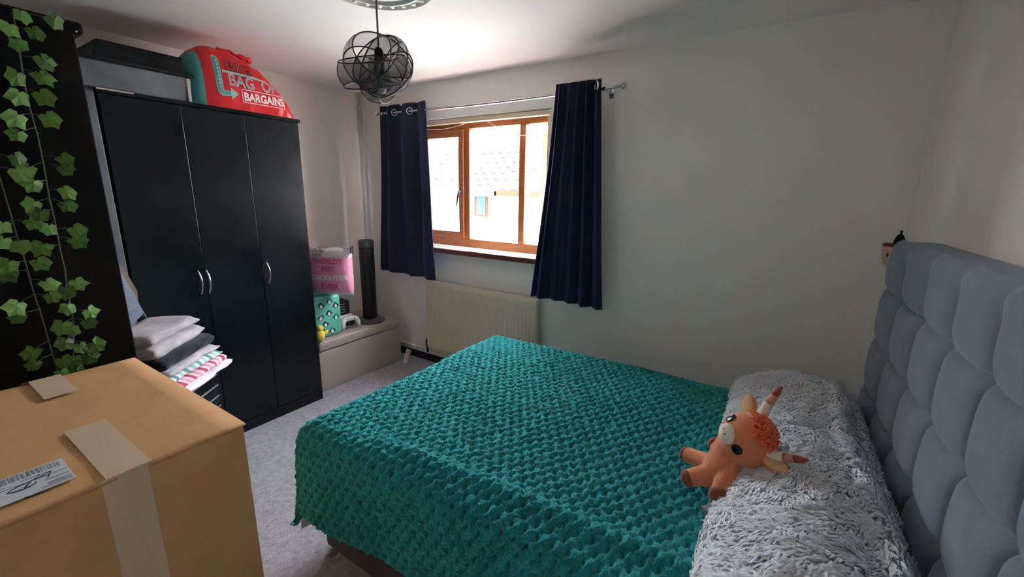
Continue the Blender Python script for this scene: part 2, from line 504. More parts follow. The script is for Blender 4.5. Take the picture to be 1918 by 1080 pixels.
# ------------------------------------------------------------------ curtain pole and curtains
def pole_z(x):
    return 2.112 - 0.010 * (x + 2.93) / 2.07 - 0.012 * math.sin(math.pi * (x + 2.93) / 2.07)
POLE = thing('curtain_pole', (-1.9, 2.5, 2.08), 'thin chrome curtain pole with ball finials above the window', 'curtain pole')
tube('rod', [(x, 2.5, pole_z(x)) for x in np.linspace(-2.92, -0.87, 24)], 0.009, 'chrome', POLE)
for fx_ in (-2.935, -0.855):
    bm = bmesh.new()
    ellipsoid(bm, (fx_, 2.5, pole_z(fx_)), (0.018, 0.018, 0.018), u=16, v=12)
    from_bm('finial', bm, 'chrome', POLE, True)
for bx in (-2.86, -0.965):
    z = pole_z(bx)
    bm = bmesh.new()
    bm_box(bm, (bx - 0.008, 2.49, z - 0.016), (bx + 0.008, YB - 0.006, z - 0.004), 0.002)
    bm_box(bm, (bx - 0.015, YB - 0.008, z - 0.035), (bx + 0.015, YB, z + 0.02), 0.002)
    bm_box(bm, (bx - 0.008, 2.482, z - 0.016), (bx + 0.008, 2.490, z + 0.008), 0.002)
    from_bm('bracket', bm, 'chrome', POLE)

def curtain(name, xt0, xt1, xb0, xb1, zt, zb, waves, amp, label, ringk, ph0, lean, yo=0.0):
    C = thing(name, ((xb0 + xb1) / 2, 2.5, zb), label, 'curtain', 'navy eyelet curtains')
    ns, nt_ = waves * 28 + 1, 70
    s = np.linspace(0, 1, ns)
    t = np.linspace(0, 1, nt_)
    S, T = np.meshgrid(s, t, indexing='ij')
    x0 = xt0 + (xb0 - xt0) * T ** 1.15
    x1 = xt1 + (xb1 - xt1) * T ** 1.15
    X = x0 + (x1 - x0) * S + 0.012 * np.sin(2 * np.pi * waves * S * 2 + ph0 * 2) * (1 - 0.5 * T)
    A = amp * (1 - 0.25 * T) * (0.85 + 0.3 * np.sin(S * 9 + 1.0))
    Y = 2.5 + yo + A * np.sin(2 * np.pi * waves * S + ph0) + 0.012 * np.sin(7 * S + 5 * T) * T + lean * T
    Z = zt - (zt - zb) * T + 0.012 * np.sin(2 * np.pi * waves * S + ph0 + 0.8) * (1 - T) - 0.01 * S * T
    P = np.stack([X, Y, Z], -1)
    o = grid_mesh('fabric', P, 'navy', C)
    md = o.modifiers.new('thick', 'SOLIDIFY')
    md.thickness = 0.004
    for k in ringk:      # rings where the cloth crosses the pole
        i = int(k * (ns - 1))
        p = Vector(P[i, 3])
        d = Vector(P[min(i + 2, ns - 1), 3] - P[max(i - 2, 0), 3]).normalized()
        nrm = Vector((d.y, -d.x, 0)).normalized()
        zr = pole_z(p.x)
        rot = nrm.to_track_quat('Z', 'Y').to_matrix()
        vs, fs = [], []
        N, M_ = 28, 8
        for a in range(N):
            A1 = 2 * math.pi * a / N
            for b in range(M_):
                B1 = 2 * math.pi * b / M_
                rr = 0.0235 + 0.0055 * math.cos(B1)
                v = Vector((rr * math.cos(A1), rr * math.sin(A1), 0.0055 * math.sin(B1)))
                vs.append(rot @ v + Vector((p.x, p.y, zr)))
        for a in range(N):
            for b in range(M_):
                fs.append((a * M_ + b, ((a + 1) % N) * M_ + b, ((a + 1) % N) * M_ + (b + 1) % M_, a * M_ + (b + 1) % M_))
        pyd('eyelet', vs, fs, 'chrome', C, True)
    return C
curtain('curtain', -2.895, -2.385, -2.975, -2.315, 2.158, 0.80, 3, 0.040, 'wide navy eyelet curtain beside the tower fan', (1 / 6, 2 / 6, 4 / 6, 5 / 6), 0.0, 0.0)
curtain('curtain', -1.265, -0.975, -1.395, -0.875, 2.138, 0.80, 5, 0.042, 'narrower bunched navy curtain nearer the bed', (0.96,), 0.0, 0.0, -0.040)

# ------------------------------------------------------------------ pendant lamp and ceiling rose
LC = Vector((-1.524, 1.325, 2.012))
ROSE = thing('ceiling_rose', (LC.x, LC.y, ZC - 0.04), 'white moulded plaster ceiling rose above the pendant lamp', 'ceiling rose')
prof = [(0.25, 0.0), (0.25, -0.012), (0.243, -0.020), (0.232, -0.018), (0.226, -0.008), (0.19, -0.008), (0.183, -0.022), (0.172, -0.024), (0.165, -0.012), (0.14, -0.016), (0.10, -0.02), (0.08, -0.032), (0.0, -0.034)]
lathe('medallion', (LC.x, LC.y, ZC), prof, 'ceil', ROSE, 64)
for k in range(24):
    a = 2 * math.pi * k / 24
    bm = bmesh.new()
    ellipsoid(bm, (LC.x + 0.205 * math.cos(a), LC.y + 0.205 * math.sin(a), ZC - 0.014), (0.022, 0.010, 0.006), Matrix.Rotation(a, 3, 'Z'), 10, 6)
    from_bm('moulded_petal', bm, 'ceil', ROSE, True)
MT['mesh_grey'] = mat('charcoal_gauze', '#2b2d37', 0.8, alpha_mix=0.62)
MT['wire'] = mat('black_wire', '#0e0f14', 0.5)
MT['bulb'] = mat('white_bulb', '#e9e6df', 0.3)
MT['cordgrey'] = mat('brown_grey_cord', '#6a6058', 0.6)
LAMP = thing('pendant_lamp', (LC.x, LC.y, LC.z - 0.15), 'charcoal gauze pendant lamp of interlocking oval loops hanging from the ceiling', 'lamp')
tube('flex', [(LC.x, LC.y, ZC - 0.03), (LC.x, LC.y, LC.z + 0.06)], 0.004, 'cordgrey', LAMP)
lathe('holder', (LC.x, LC.y, LC.z - 0.03), [(0.012, 0.10), (0.018, 0.09), (0.020, 0.03), (0.024, 0.0)][::-1], 'blackmatt', LAMP, 18)
lathe('bulb', (LC.x, LC.y, LC.z - 0.11), [(0.004, 0.0), (0.02, 0.006), (0.028, 0.03), (0.022, 0.055), (0.014, 0.08)], 'bulb', LAMP, 18)
lathe('inner_tube', (LC.x, LC.y, LC.z - 0.09), [(0.042, 0.0), (0.042, 0.12)], 'mesh_grey', LAMP, 24)
def loop_band(rx, ry, wdt, rot, off):
    N = 64
    P = np.zeros((N + 1, 5, 3))
    rimA, rimB = [], []
    for i in range(N + 1):
        a = 2 * math.pi * i / N
        for j in range(5):
            h = (j / 4 - 0.5) * wdt
            k = 1 - 0.10 * (h / wdt * 2) ** 2
            v = rot @ Vector((rx * k * math.cos(a), ry * k * math.sin(a), h)) + LC + Vector(off)
            P[i, j] = v
        rimA.append(tuple(P[i, 0])); rimB.append(tuple(P[i, 4]))
    b = grid_mesh('shade_loop', P, 'mesh_grey', LAMP)
    for rim in (rimA, rimB):
        tube('rim_wire', rim, 0.0030, 'wire', b, 6)
    for q in range(4):
        i = int(N * (q + 0.3) / 4)
        tube('cross_wire', [tuple(P[i, j]) for j in range(5)], 0.0016, 'wire', b, 6)
EU = lambda x, y, z: Euler((R(x), R(y), R(z)), 'XYZ').to_matrix()
_tw = (Vector((0, 0, 1.5)) - LC); _tw.z = 0; _tw.normalize()
_rt = Vector((-_tw.y, _tw.x, 0)); _up = Vector((0, 0, 1))
def AX(t_, r_, u_, spin=0):
    d = (_tw * t_ + _rt * r_ + _up * u_).normalized()
    return d.to_track_quat('Z', 'Y').to_matrix() @ Matrix.Rotation(R(spin), 3, 'Z')
_o = lambda t_, r_, u_: tuple(_tw * t_ + _rt * r_ + _up * u_)
loop_band(0.178, 0.145, 0.092, AX(0.34, -0.16, 0.95, 90), _o(0, -0.020, -0.020))
loop_band(0.165, 0.130, 0.085, AX(0.72, 0.50, 0.50, 20), _o(0.0, 0.0, 0.008))
loop_band(0.165, 0.130, 0.085, AX(0.55, -0.65, 0.52, -30), _o(0.0, 0.012, 0.0))
loop_band(0.150, 0.120, 0.080, AX(0.35, 0.85, -0.35, 60), _o(0.0, 0.02, -0.012))

# ------------------------------------------------------------------ wardrobe
WDX, WY0, WY1, WH = -2.66, 0.694, 1.638, 1.925
WD = thing('wardrobe', (-2.94, 1.166, 0), 'black three door wardrobe with scuffed doors and chrome bow handles', 'wardrobe')
box('body', (-3.24, WY0, 0.0), (WDX - 0.02, WY1, WH - 0.02), 'black', WD, bev=0.002)
box('top', (-3.25, WY0 - 0.004, WH - 0.02), (WDX + 0.012, WY1 + 0.006, WH), 'black', WD, bev=0.003)
box('plinth', (WDX - 0.03, WY0, 0.0), (WDX - 0.004, WY1, 0.07), 'black', WD)
box('chipped_edging', (WDX + 0.012, WY0, WH - 0.007), (WDX + 0.0135, WY0 + 0.13, WH - 0.001), 'pale_edge', WD)
dy = [WY0 + 0.002, 1.0115, 1.3155, WY1 - 0.002]
hy = [0.971, 1.010, 1.337]
for k in range(3):
    d = box('door', (WDX - 0.018, dy[k] + 0.0015, 0.075), (WDX, dy[k + 1] - 0.0015, WH - 0.022), 'black', WD, bev=0.0015)
    hp = []
    for i in range(15):
        t = i / 14
        hp.append((WDX + 0.003 + 0.030 * math.sin(math.pi * t) ** 0.7, hy[k] + 0.006 * math.sin(math.pi * t), 0.912 + 0.146 * t))
    tube('handle', hp, 0.0048, 'chrome', d)

# tall grey cupboard, only a strip of it shows
GC = thing('grey_cupboard', (-2.95, 0.5, 0), 'grey narrow cupboard squeezed between the wardrobe and black cabinet', 'cupboard')
box('body', (-3.24, 0.33, 0), (-2.68, 0.688, 1.925), 'grey_board', GC, bev=0.002)
box('door', (-2.68, 0.332, 0.06), (-2.662, 0.686, 1.922), 'grey_board', GC, bev=0.002)

# storage box, black tray on the wardrobe
SB = thing('storage_box', (-2.9, 0.87, 1.925), 'smoky grey plastic storage box with black lid on the wardrobe', 'storage box')
bm = bmesh.new()
vs = bm_box(bm, (-3.05, 0.60, 1.926), (-2.675, 1.072, 2.045), 0.008)
for v in vs:
    k = (v.co.z - 1.926) / 0.12
    v.co.x += (v.co.x + 2.86) * 0.03 * k
    v.co.y += (v.co.y - 0.83) * 0.03 * k
from_bm('tub', bm, 'plastic_grey', SB)
box('lid', (-3.07, 0.585, 2.045), (-2.66, 1.09, 2.062), 'blackmatt', SB, bev=0.004)
box('end_rib', (-2.674, 1.055, 1.93), (-2.668, 1.070, 2.04), 'pale_edge', SB, bev=0.002)
TR = thing('black_crate', (-2.9, 0.87, 2.062), 'black flat box resting on the lid of the storage box', 'box')
bm = bmesh.new()
vs = bm_box(bm, (-3.02, 0.745, 2.063), (-2.72, 1.068, 2.140), 0.003)
for v in vs:
    k = (2.140 - v.co.z) / 0.08
    v.co.y += -0.03 * k if v.co.y < 0.9 else 0.0
from_bm('body', bm, 'blackmatt', TR)
box('lid_rim', (-3.025, 0.742, 2.140), (-2.715, 1.072, 2.145), 'blackmatt', TR, bev=0.002)

# ------------------------------------------------------------------ red carrier bag
MT['bag_red'] = mat('red_plastic', '#e8202a', 0.32, bump=0.8, bscale=22, spec=0.5)
MT['bag_teal'] = mat('teal_plastic', '#55a8a8', 0.35, bump=0.8, bscale=22)
MT['print_teal'] = mat('print_pale_teal', '#9fc4c4', 0.45)
MT['print_white'] = mat('print_white', '#f2e4e2', 0.45)
MT['print_red'] = mat('print_dark_red', '#a01020', 0.45)
MT['print_grey'] = mat('print_silver', '#b9b4bd', 0.45)
BY0, BY1, BZ0 = 1.110, 1.655, 1.926
BXC = -2.87
_by = np.array([1.110, 1.118, 1.14, 1.18, 1.22, 1.30, 1.40, 1.46, 1.52, 1.58, 1.62, 1.640, 1.655])
_bh = np.array([0.16, 0.225, 0.275, 0.318, 0.325, 0.322, 0.305, 0.275, 0.228, 0.160, 0.100, 0.055, 0.015])
_bd = np.array([0.10, 0.13, 0.155, 0.17, 0.18, 0.185, 0.185, 0.185, 0.185, 0.18, 0.17, 0.16, 0.14])
def bagH(y): return np.interp(y, _by, _bh)
def bagD(y): return np.interp(y, _by, _bd)
PQ, PP = 0.45, 0.75
def bag_pt(y, z, off=0.0025):
    h = max(0.01, float(bagH(y)))
    zr = min(0.995, max(0.0, (z - BZ0) / h))
    sn = zr ** (1 / PP)
    cs = math.sqrt(max(0.0, 1 - sn * sn))
    return (BXC + float(bagD(y)) * cs ** PQ + off, y, BZ0 + zr * h + (0.002 if zr > 0.9 else 0))
BAG = thing('carrier_bag', (BXC, 1.37, BZ0), 'stuffed red and teal carrier bag with white lettering on top of the wardrobe', 'bag')
ys = np.linspace(BY0, BY1, 60)
ph = np.linspace(0, np.pi, 60)
Yg, Pg = np.meshgrid(ys, ph, indexing='ij')
sn, cs = np.sin(Pg), np.cos(Pg)
Hh, Dd = bagH(Yg), bagD(Yg)
crk = 1 + 0.05 * vnoise(Yg * 30, Pg * 4) * (np.sin(Pg) > 0.02)
P = np.stack([BXC + Dd * np.sign(cs) * np.abs(cs) ** PQ * crk, Yg, BZ0 + Hh * np.abs(sn) ** PP * (1 + 0.07 * vnoise(Yg * 25 + 9, Pg * 5) * (Yg > 1.2))], -1)
mi = np.where(Yg[:-1, :-1] < 1.152, 1, 0)
grid_mesh('sack', P, ['bag_red', 'bag_teal'], BAG, matidx=mi)
ends = []
for yy, nm in ((BY0, 0), (BY1, 1)):
    row = P[0 if nm == 0 else -1]
    vs = [tuple(v) for v in row] + [(BXC, yy, BZ0)]
    pyd('end_gusset', vs, [(i, i + 1, len(row)) for i in range(len(row) - 1)], 'bag_teal' if nm == 0 else 'bag_red', BAG)
hp = []
for i in range(17):
    t = i / 16
    hp.append((-2.80 + 0.03 * math.sin(9 * t), 1.27 + 0.17 * t, 2.240 + 0.018 * math.sin(math.pi * t) * (1 + 0.5 * math.sin(14 * t)) - 0.01 * t))
tube('twisted_handle', hp, [0.012 + 0.007 * math.sin(i * 1.7) for i in range(17)], 'bag_red', BAG, 9)
def bag_poly(nm, yz, m, off):
    bm = bmesh.new()
    f = bm.faces.new([bm.verts.new((y, z, 0)) for y, z in yz])
    bmesh.ops.triangulate(bm, faces=[f])
    for _ in range(4):
        es = [e for e in bm.edges if e.calc_length() > 0.02]
        if not es: break
        bmesh.ops.subdivide_edges(bm, edges=es, cuts=1)
        bmesh.ops.triangulate(bm, faces=bm.faces)
    for v in bm.verts:
        v.co = Vector(bag_pt(v.co.x, v.co.y, off))
    me = bpy.data.meshes.new(nm)
    bm.to_mesh(me); bm.free()
    return link_mesh(nm, me, m, BAG)
ARW = [(1.205, 2.19), (1.215, 2.20), (1.232, 2.195), (1.238, 2.18), (1.238, 2.03), (1.243, 2.022), (1.275, 2.024), (1.275, 2.042), (1.312, 2.014), (1.275, 1.982), (1.275, 1.998), (1.228, 1.992), (1.212, 2.005), (1.206, 2.03)]
bag_poly('arrow_print', ARW, 'print_teal', 0.004)
ca = (1.24, 2.06)
bag_poly('arrow_core', [(y + (0.004 if y < 1.222 else -0.004), z + (-0.005 if z > 2.1 else 0.0)) for y, z in ARW[:5]] + [(1.234, 2.02), (1.272, 2.018), (1.272, 2.004), (1.232, 2.0), (1.216, 2.01), (1.211, 2.03)], 'bag_teal', 0.0055)
for k in range(9):
    z = 2.17 - 0.019 * k
    lathe('arrow_stud', bag_pt(1.222, z, 0.007), [(0.005, 0), (0.004, 0.002), (0.001, 0.003)], 'print_white', BAG, 8, axis=Matrix.Rotation(R(90), 3, 'Y'))
bag_poly('banner_print', [(1.245, 2.13), (1.40, 2.128), (1.47, 2.118), (1.47, 2.108), (1.40, 2.116), (1.245, 2.118)], 'print_teal', 0.004)
text_mesh('lettering', 'BIG', 0.10, lambda u, v: bag_pt(1.262 + u * 0.95, 2.137 + v * 0.75 - u * 0.06, 0.0045), 'print_red', BAG, 0.004)
text_mesh('lettering', 'BIG', 0.10, lambda u, v: bag_pt(1.262 + u * 0.95, 2.137 + v * 0.75 - u * 0.06, 0.0055), 'print_grey', BAG, -0.004)
for wd, u0 in (('BAG', 0.0), ('OF', 0.222)):
    text_mesh('lettering', wd, 0.088, lambda u, v: bag_pt(1.268 + (u + u0) * 0.80, 2.056 + v - u * 0.01, 0.0045), 'print_grey', BAG, 0.0025)
    text_mesh('lettering', wd, 0.088, lambda u, v: bag_pt(1.268 + (u + u0) * 0.80, 2.056 + v - u * 0.01, 0.0058), 'bag_red', BAG, -0.0035)
text_mesh('lettering', 'BARGAINS', 0.062, lambda u, v: bag_pt(1.338 + u * 0.80, 1.987 + v + u * 0.02, 0.0045), 'print_white', BAG, 0.0022)
# rounded border around the last word
bd = []
for i in range(41):
    a = 2 * math.pi * i / 40
    cx_ = 0.118 * (1 if math.cos(a) > 0 else -1) * min(1, abs(math.cos(a)) * 2.2)
    cz_ = 0.034 * (1 if math.sin(a) > 0 else -1) * min(1, abs(math.sin(a)) * 1.6)
    bd.append(bag_pt(1.452 + cx_ * 1.03, 2.012 + cz_ + 0.01 * cx_, 0.004))
tube('border_print', bd, 0.0022, 'print_white', BAG, 6)

# ------------------------------------------------------------------ tall black cabinet with ivy
TC = thing('tall_cabinet', (-2.1, 0.1, 0), 'tall plain black cabinet hung with ivy behind the cardboard box', 'cabinet')
box('body', (-2.22, -0.30, 0), (-1.975, 0.490, 1.985), 'cabinet', TC, bev=0.004)
box('cornice', (-2.235, -0.32, 1.965), (-1.962, 0.512, 2.003), 'cabinet', TC, bev=0.012, seg=3)
lathe('cornice_highlight', (-1.961, 0.492, 1.972), [(0.003, 0), (0.0025, 0.0015), (0.001, 0.002)], 'silver', TC, 8, axis=Matrix.Rotation(R(90), 3, 'Y'))  # bright disc stands in for the white highlight under the cornice end

MT['stem'] = mat('ivy_stem', '#4f5a45', 0.7)
leafm = []
for i, (a, b) in enumerate((('#54822c', '#426a22'), ('#628a38', '#4c742b'), ('#8fb567', '#5f8f3c'), ('#456826', '#37561e'))):
    m_ = mat('ivy_leaf_%d' % i, a, 0.5, col2=b, vscale=40, spec=0.4)
    leafm.append(m_)
def leaf_mesh(k, seed):
    rr = random.Random(seed)
    out = []
    lob = [(0, 1.0), (26, 0.72), (56, 0.94), (92, 0.66), (128, 0.80), (162, 0.52), (180, 0.26)]
    pts = [(a, r) for a, r in lob] + [(-a, r) for a, r in lob[1:-1]][::-1]
    vs = [(0, 0, 0.10)]
    for a, r in pts:
        r2_ = r * (1 + rr.uniform(-0.1, 0.1))
        x, y = r2_ * math.sin(R(a)), r2_ * math.cos(R(a))
        vs.append((x, y, 0.10 - 0.28 * r2_ * r2_ * rr.uniform(0.5, 1.3)))
    n = len(pts)
    fs = [(0, 1 + i, 1 + (i + 1) % n) for i in range(n)]
    me = bpy.data.meshes.new('leaf')
    me.from_pydata(vs, [], fs)
    me.materials.append(leafm[k])
    me.update()
    return me
leaf_meshes = [leaf_mesh(k % 4, 11 + k) for k in range(8)]
LEAF = [(0.345,1.936),(0.354,1.895),(0.394,1.938),(0.401,1.862),(0.338,1.807),(0.391,1.817),(0.333,1.752),(0.385,1.761),(0.316,1.688),(0.386,1.697),(0.311,1.643),(0.374,1.975),(0.440,1.985),(0.299,1.573),(0.297,1.533),(0.318,1.544),(0.320,1.500),(0.401,1.579),(0.395,1.548),(0.390,1.478),(0.382,1.436),(0.310,1.439),(0.319,1.412),(0.302,1.384),(0.334,1.364),(0.393,1.355),(0.388,1.322),(0.266,1.316),(0.308,1.307),(0.240,1.377),(0.231,1.332),(0.296,1.260),(0.232,1.262),(0.226,1.232),(0.303,1.192),(0.304,1.150),(0.337,1.159),(0.370,1.181),(0.227,1.134),(0.224,1.102),(0.332,1.106),(0.311,1.049),(0.308,0.993),(0.334,1.027),(0.386,1.077),(0.373,1.044),(0.344,0.963),(0.380,0.962),(0.360,0.923),(0.234,0.983),(0.232,0.944),(0.299,0.928),(0.317,0.922),(0.321,0.886),(0.286,0.889),(0.218,1.93),(0.262,1.89),(0.215,1.84),(0.266,1.79),(0.222,1.74),(0.218,1.68),(0.238,1.62),(0.212,1.57),(0.222,1.50)]
S1 = [(0.245,1.96),(0.252,1.80),(0.254,1.653),(0.260,1.512),(0.262,1.439),(0.265,1.343),(0.268,1.293),(0.270,1.183),(0.275,1.085),(0.278,0.975),(0.281,0.900),(0.282,0.834)]
S2 = [(0.361,1.985),(0.360,1.932),(0.357,1.869),(0.353,1.796),(0.352,1.729),(0.356,1.646),(0.355,1.565),(0.351,1.456),(0.352,1.386),(0.349,1.283),(0.350,1.229),(0.347,1.181),(0.343,1.063),(0.330,0.958),(0.307,0.873)]
GX = -1.964
G1 = thing('ivy_garland', (GX, 0.28, 0.83), 'ivy garland on the black cabinet farther from the wardrobe', 'garland', 'ivy garlands on the black cabinet')
G2 = thing('ivy_garland', (GX, 0.31, 0.87), 'ivy garland hanging from the black cabinet top nearer the wardrobe', 'garland', 'ivy garlands on the black cabinet')
tube('stem', [(GX + 0.004, y, z) for y, z in S1], 0.0022, 'stem', G1, 6)
tube('stem', [(GX + 0.004, y, z) for y, z in S2], 0.0024, 'stem', G2, 6)
rl = random.Random(3)
def near_on(S, y, z):
    best = None
    for (ya, za), (yb, zb) in zip(S[:-1], S[1:]):
        for t in (0, .25, .5, .75, 1):
            p = (ya + (yb - ya) * t, za + (zb - za) * t)
            d = math.hypot(p[0] - y, p[1] - z - 0.012)
            if best is None or d < best[0]: best = (d, p)
    return best
for i, (y, z) in enumerate(LEAF):
    n1, n2 = near_on(S1, y, z), near_on(S2, y, z)
    g, (dd, pt) = (G1, n1) if n1[0] < n2[0] - 0.004 else (G2, n2)
    s = rl.uniform(0.027, 0.036)
    o = bpy.data.objects.new('leaf', leaf_meshes[rl.randrange(8)])
    COL.objects.link(o)
    o.parent = g
    xx = GX + rl.uniform(0.012, 0.034)
    o.location = Vector((xx, y, z)) - ORG[g.name]
    dirz = math.atan2(y - pt[0], -(z - pt[1]) + 0.02)
    # leaf plane faces +x, tip pointing away from the stem and drooping
    fw = Vector((1, rl.uniform(-0.35, 0.35), rl.uniform(-0.1, 0.55))).normalized()
    tip = Vector((0.25, (y - pt[0]) * 12, -0.7)).normalized()
    tip = (tip - fw * tip.dot(fw)).normalized()
    sd = tip.cross(fw)
    o.rotation_euler = Matrix((sd, tip, fw)).transposed().to_euler()
    o.scale = (s, s, s)
    ORG[o.name] = Vector((xx, y, z))
    tube('petiole', [(GX + 0.004, pt[0], pt[1]), ((GX + xx) / 2, (pt[0] + y) / 2, (pt[1] + z) / 2 + 0.003), (xx, y, z)], 0.0011, 'stem', g, 5)

# ------------------------------------------------------------------ drawer tower with folded clothes
E_ = Vector((-0.616, 0.788, 0))           # along the front, towards the far end
N_ = Vector((0.788, 0.616, 0))            # out of the front
P1 = Vector((-2.365, 0.885, 0))
def U3(a, b, z):                           # a: distance back along the front from the far end, b: depth behind the front
    return P1 - E_ * a - N_ * b + Vector((0, 0, z))
ROT = Matrix((E_, -N_, Vector((0, 0, 1)))).transposed()   # local x along E, local y behind the front
def ubox(nm, a0, a1, b0, b1, z0, z1, m, parent, bev=0.0):
    bm = bmesh.new()
    vs = bm_box(bm, (-a1, b0, z0), (-a0, b1, z1), bev)
    for v in bm.verts:
        v.co = ROT @ v.co + P1
    return from_bm(nm, bm, m, parent)
DT = thing('drawer_tower', U3(0.18, 0.14, 0), 'black drawer tower with silver edge strips under the folded clothes', 'drawers')
ubox('carcass', 0, 0.36, 0.012, 0.28, 0.0, 0.575, 'blackmatt', DT, 0.004)
ubox('top', -0.006, 0.366, -0.004, 0.284, 0.575, 0.588, 'blackmatt', DT, 0.004)
for k in range(9):
    z = 0.05 + 0.0575 * k
    d = ubox('drawer', 0.006, 0.354, 0.0, 0.014, z, z + 0.053, 'black', DT, 0.002)
    ubox('edge_strip', 0.012, 0.348, -0.006, 0.0, z + 0.043, z + 0.0475, 'silver', d, 0.001)

def garment_mat(nm, kind):
    cols = {'grey': ('#b9b1b4', '#a8a1a5'), 'grey2': ('#c2babb', '#b3abad'), 'char': ('#2c2c36', '#24242d'), 'lilac': ('#cdc3c8', '#bfb6bb'), 'white': ('#f3eef0', '#ebe5e8')}
    if kind in cols:
        return mat(nm, cols[kind][0], 0.95, bump=0.5, bscale=200, col2=cols[kind][1], vscale=25, sheen=0.2, spec=0.15)
    m = mat(nm, '#ffffff', 0.95, bump=0.4, bscale=200, spec=0.15)
    nt = m.node_tree
    b = nt.nodes['Principled BSDF']
    tc = nt.nodes.new('ShaderNodeTexCoord')
    dt = nt.nodes.new('ShaderNodeVectorMath'); dt.operation = 'DOT_PRODUCT'
    dt.inputs[1].default_value = E_
    nt.links.new(tc.outputs['Object'], dt.inputs[0])
    mm = nt.nodes.new('ShaderNodeMath'); mm.operation = 'MULTIPLY'; mm.inputs[1].default_value = 13.0
    fr = nt.nodes.new('ShaderNodeMath'); fr.operation = 'FRACT'
    nt.links.new(dt.outputs['Value'], mm.inputs[0]); nt.links.new(mm.outputs[0], fr.inputs[0])
    rp = nt.nodes.new('ShaderNodeValToRGB'); rp.color_ramp.interpolation = 'CONSTANT'
    pal = ['#6f9d98', '#e2e4e4', '#a9c9c6', '#e2e4e4'] if kind == 'mint' else ['#c9526c', '#ead9de', '#e0a3b6', '#ead9de']
    el = rp.color_ramp.elements
    el[0].position = 0; el[0].color = lin(pal[0])
    el[1].position = 0.27; el[1].color = lin(pal[1])
    for ps, c in ((0.5, pal[2]), (0.77, pal[3])):
        e = el.new(ps); e.color = lin(c)
    nt.links.new(fr.outputs[0], rp.inputs['Fac']); nt.links.new(rp.outputs['Color'], b.inputs['Base Color'])
    return m
def folded(nm, a0, a1, b0, b1, z0, th, layers, m, label, cat, tilt=0.0, twist=0.0, seed=1):
    """folded cloth: the front edge is a rounded fold, layers show as creases at the end"""
    na, nr = 26, 40
    rr = np.random.RandomState(seed)
    P = np.zeros((na, nr + 1, 3))
    for i in range(na):
        ta = i / (na - 1)
        endr = min(1, math.sqrt(max(0.0, 1 - (abs(2 * ta - 1)) ** 10)) + 0.12)
        for j in range(nr + 1):
            q = 2 * math.pi * j / nr
            cq, sq = math.cos(q), math.sin(q)
            bb = abs(cq) ** 0.35 * (1 if cq >= 0 else -1)
            zz = abs(sq) ** 0.75 * (1 if sq >= 0 else -1)
            b = (b0 + b1) / 2 - bb * (b1 - b0) / 2 * (0.93 + 0.07 * endr)
            crease = 0
            if layers > 1 and bb > 0.75:
                crease = 0.006 * abs(math.sin(zz * math.pi * layers / 2))
            z = z0 + th / 2 + zz * th / 2 * endr + tilt * (ta - 0.5)
            z += 0.004 * math.sin(7 * ta + seed) * (zz > 0) + float(0.006 * vnoise(np.array(ta * 5.0 + seed * 7), np.array(bb * 1.5 + 3 + seed)))
            b += float(0.022 * vnoise(np.array(ta * 6.0 + seed * 3), np.array(zz * 1.2 + seed))) * (bb > 0.5)
            a = a0 + (a1 - a0) * (1 - ta) + twist * bb
            P[i, j] = U3(a, b + crease, z)
    P[:, :, 0:2] += 0.002 * (rr.rand(na, nr + 1, 1) - 0.5)
    P[:, -1] = P[:, 0]
    o = grid_mesh(nm, P, m)
    me = o.data
    bm = bmesh.new(); bm.from_mesh(me)
    bmesh.ops.remove_doubles(bm, verts=bm.verts, dist=1e-5)
    bmesh.ops.holes_fill(bm, edges=[e for e in bm.edges if e.is_boundary], sides=0)
    bmesh.ops.recalc_face_normals(bm, faces=bm.faces)
    bm.to_mesh(me); bm.free()
    me.polygons.foreach_set('use_smooth', [True] * len(me.polygons))
    tag(o, label, cat, 'folded clothes on the drawer tower')
    return o
z = 0.589
spec = [('white', 0.030, 1, 'folded_cloth', 'white folded cloth at the bottom of the clothes pile', 'cloth', -0.055, -0.06),
        ('pink', 0.034, 1, 'folded_towel', 'pink and white striped folded towel low in the pile', 'towel', -0.035, -0.045),
        ('mint', 0.034, 2, 'folded_towel', 'mint and white striped folded towel in the pile', 'towel', -0.025, -0.03),
        ('lilac', 0.036, 2, 'folded_jumper', 'pale lilac grey folded top between charcoal and mint cloth', 'clothes', 0.0, -0.03),
        ('char', 0.058, 1, 'folded_trousers', 'charcoal folded trousers in the middle of the pile', 'clothes', 0.0, -0.02),
        ('grey2', 0.048, 2, 'folded_joggers', 'light grey folded joggers with white cuff below the top pair', 'clothes', 0.02, 0.0),
        ('grey', 0.050, 2, 'folded_joggers', 'rumpled grey folded joggers on top of the clothes pile', 'clothes', 0.05, 0.02)]
for i, (k, th, ly, nm, lb, ct, a0, b0) in enumerate(spec):
    folded(nm, a0, 0.37, b0, 0.24, z, th, ly, garment_mat('cloth_%d' % i, k), lb, ct, tilt=0.012 if i > 3 else 0.0, twist=0.008 * (i % 3 - 1), seed=i + 1)
    z += th * 1.01

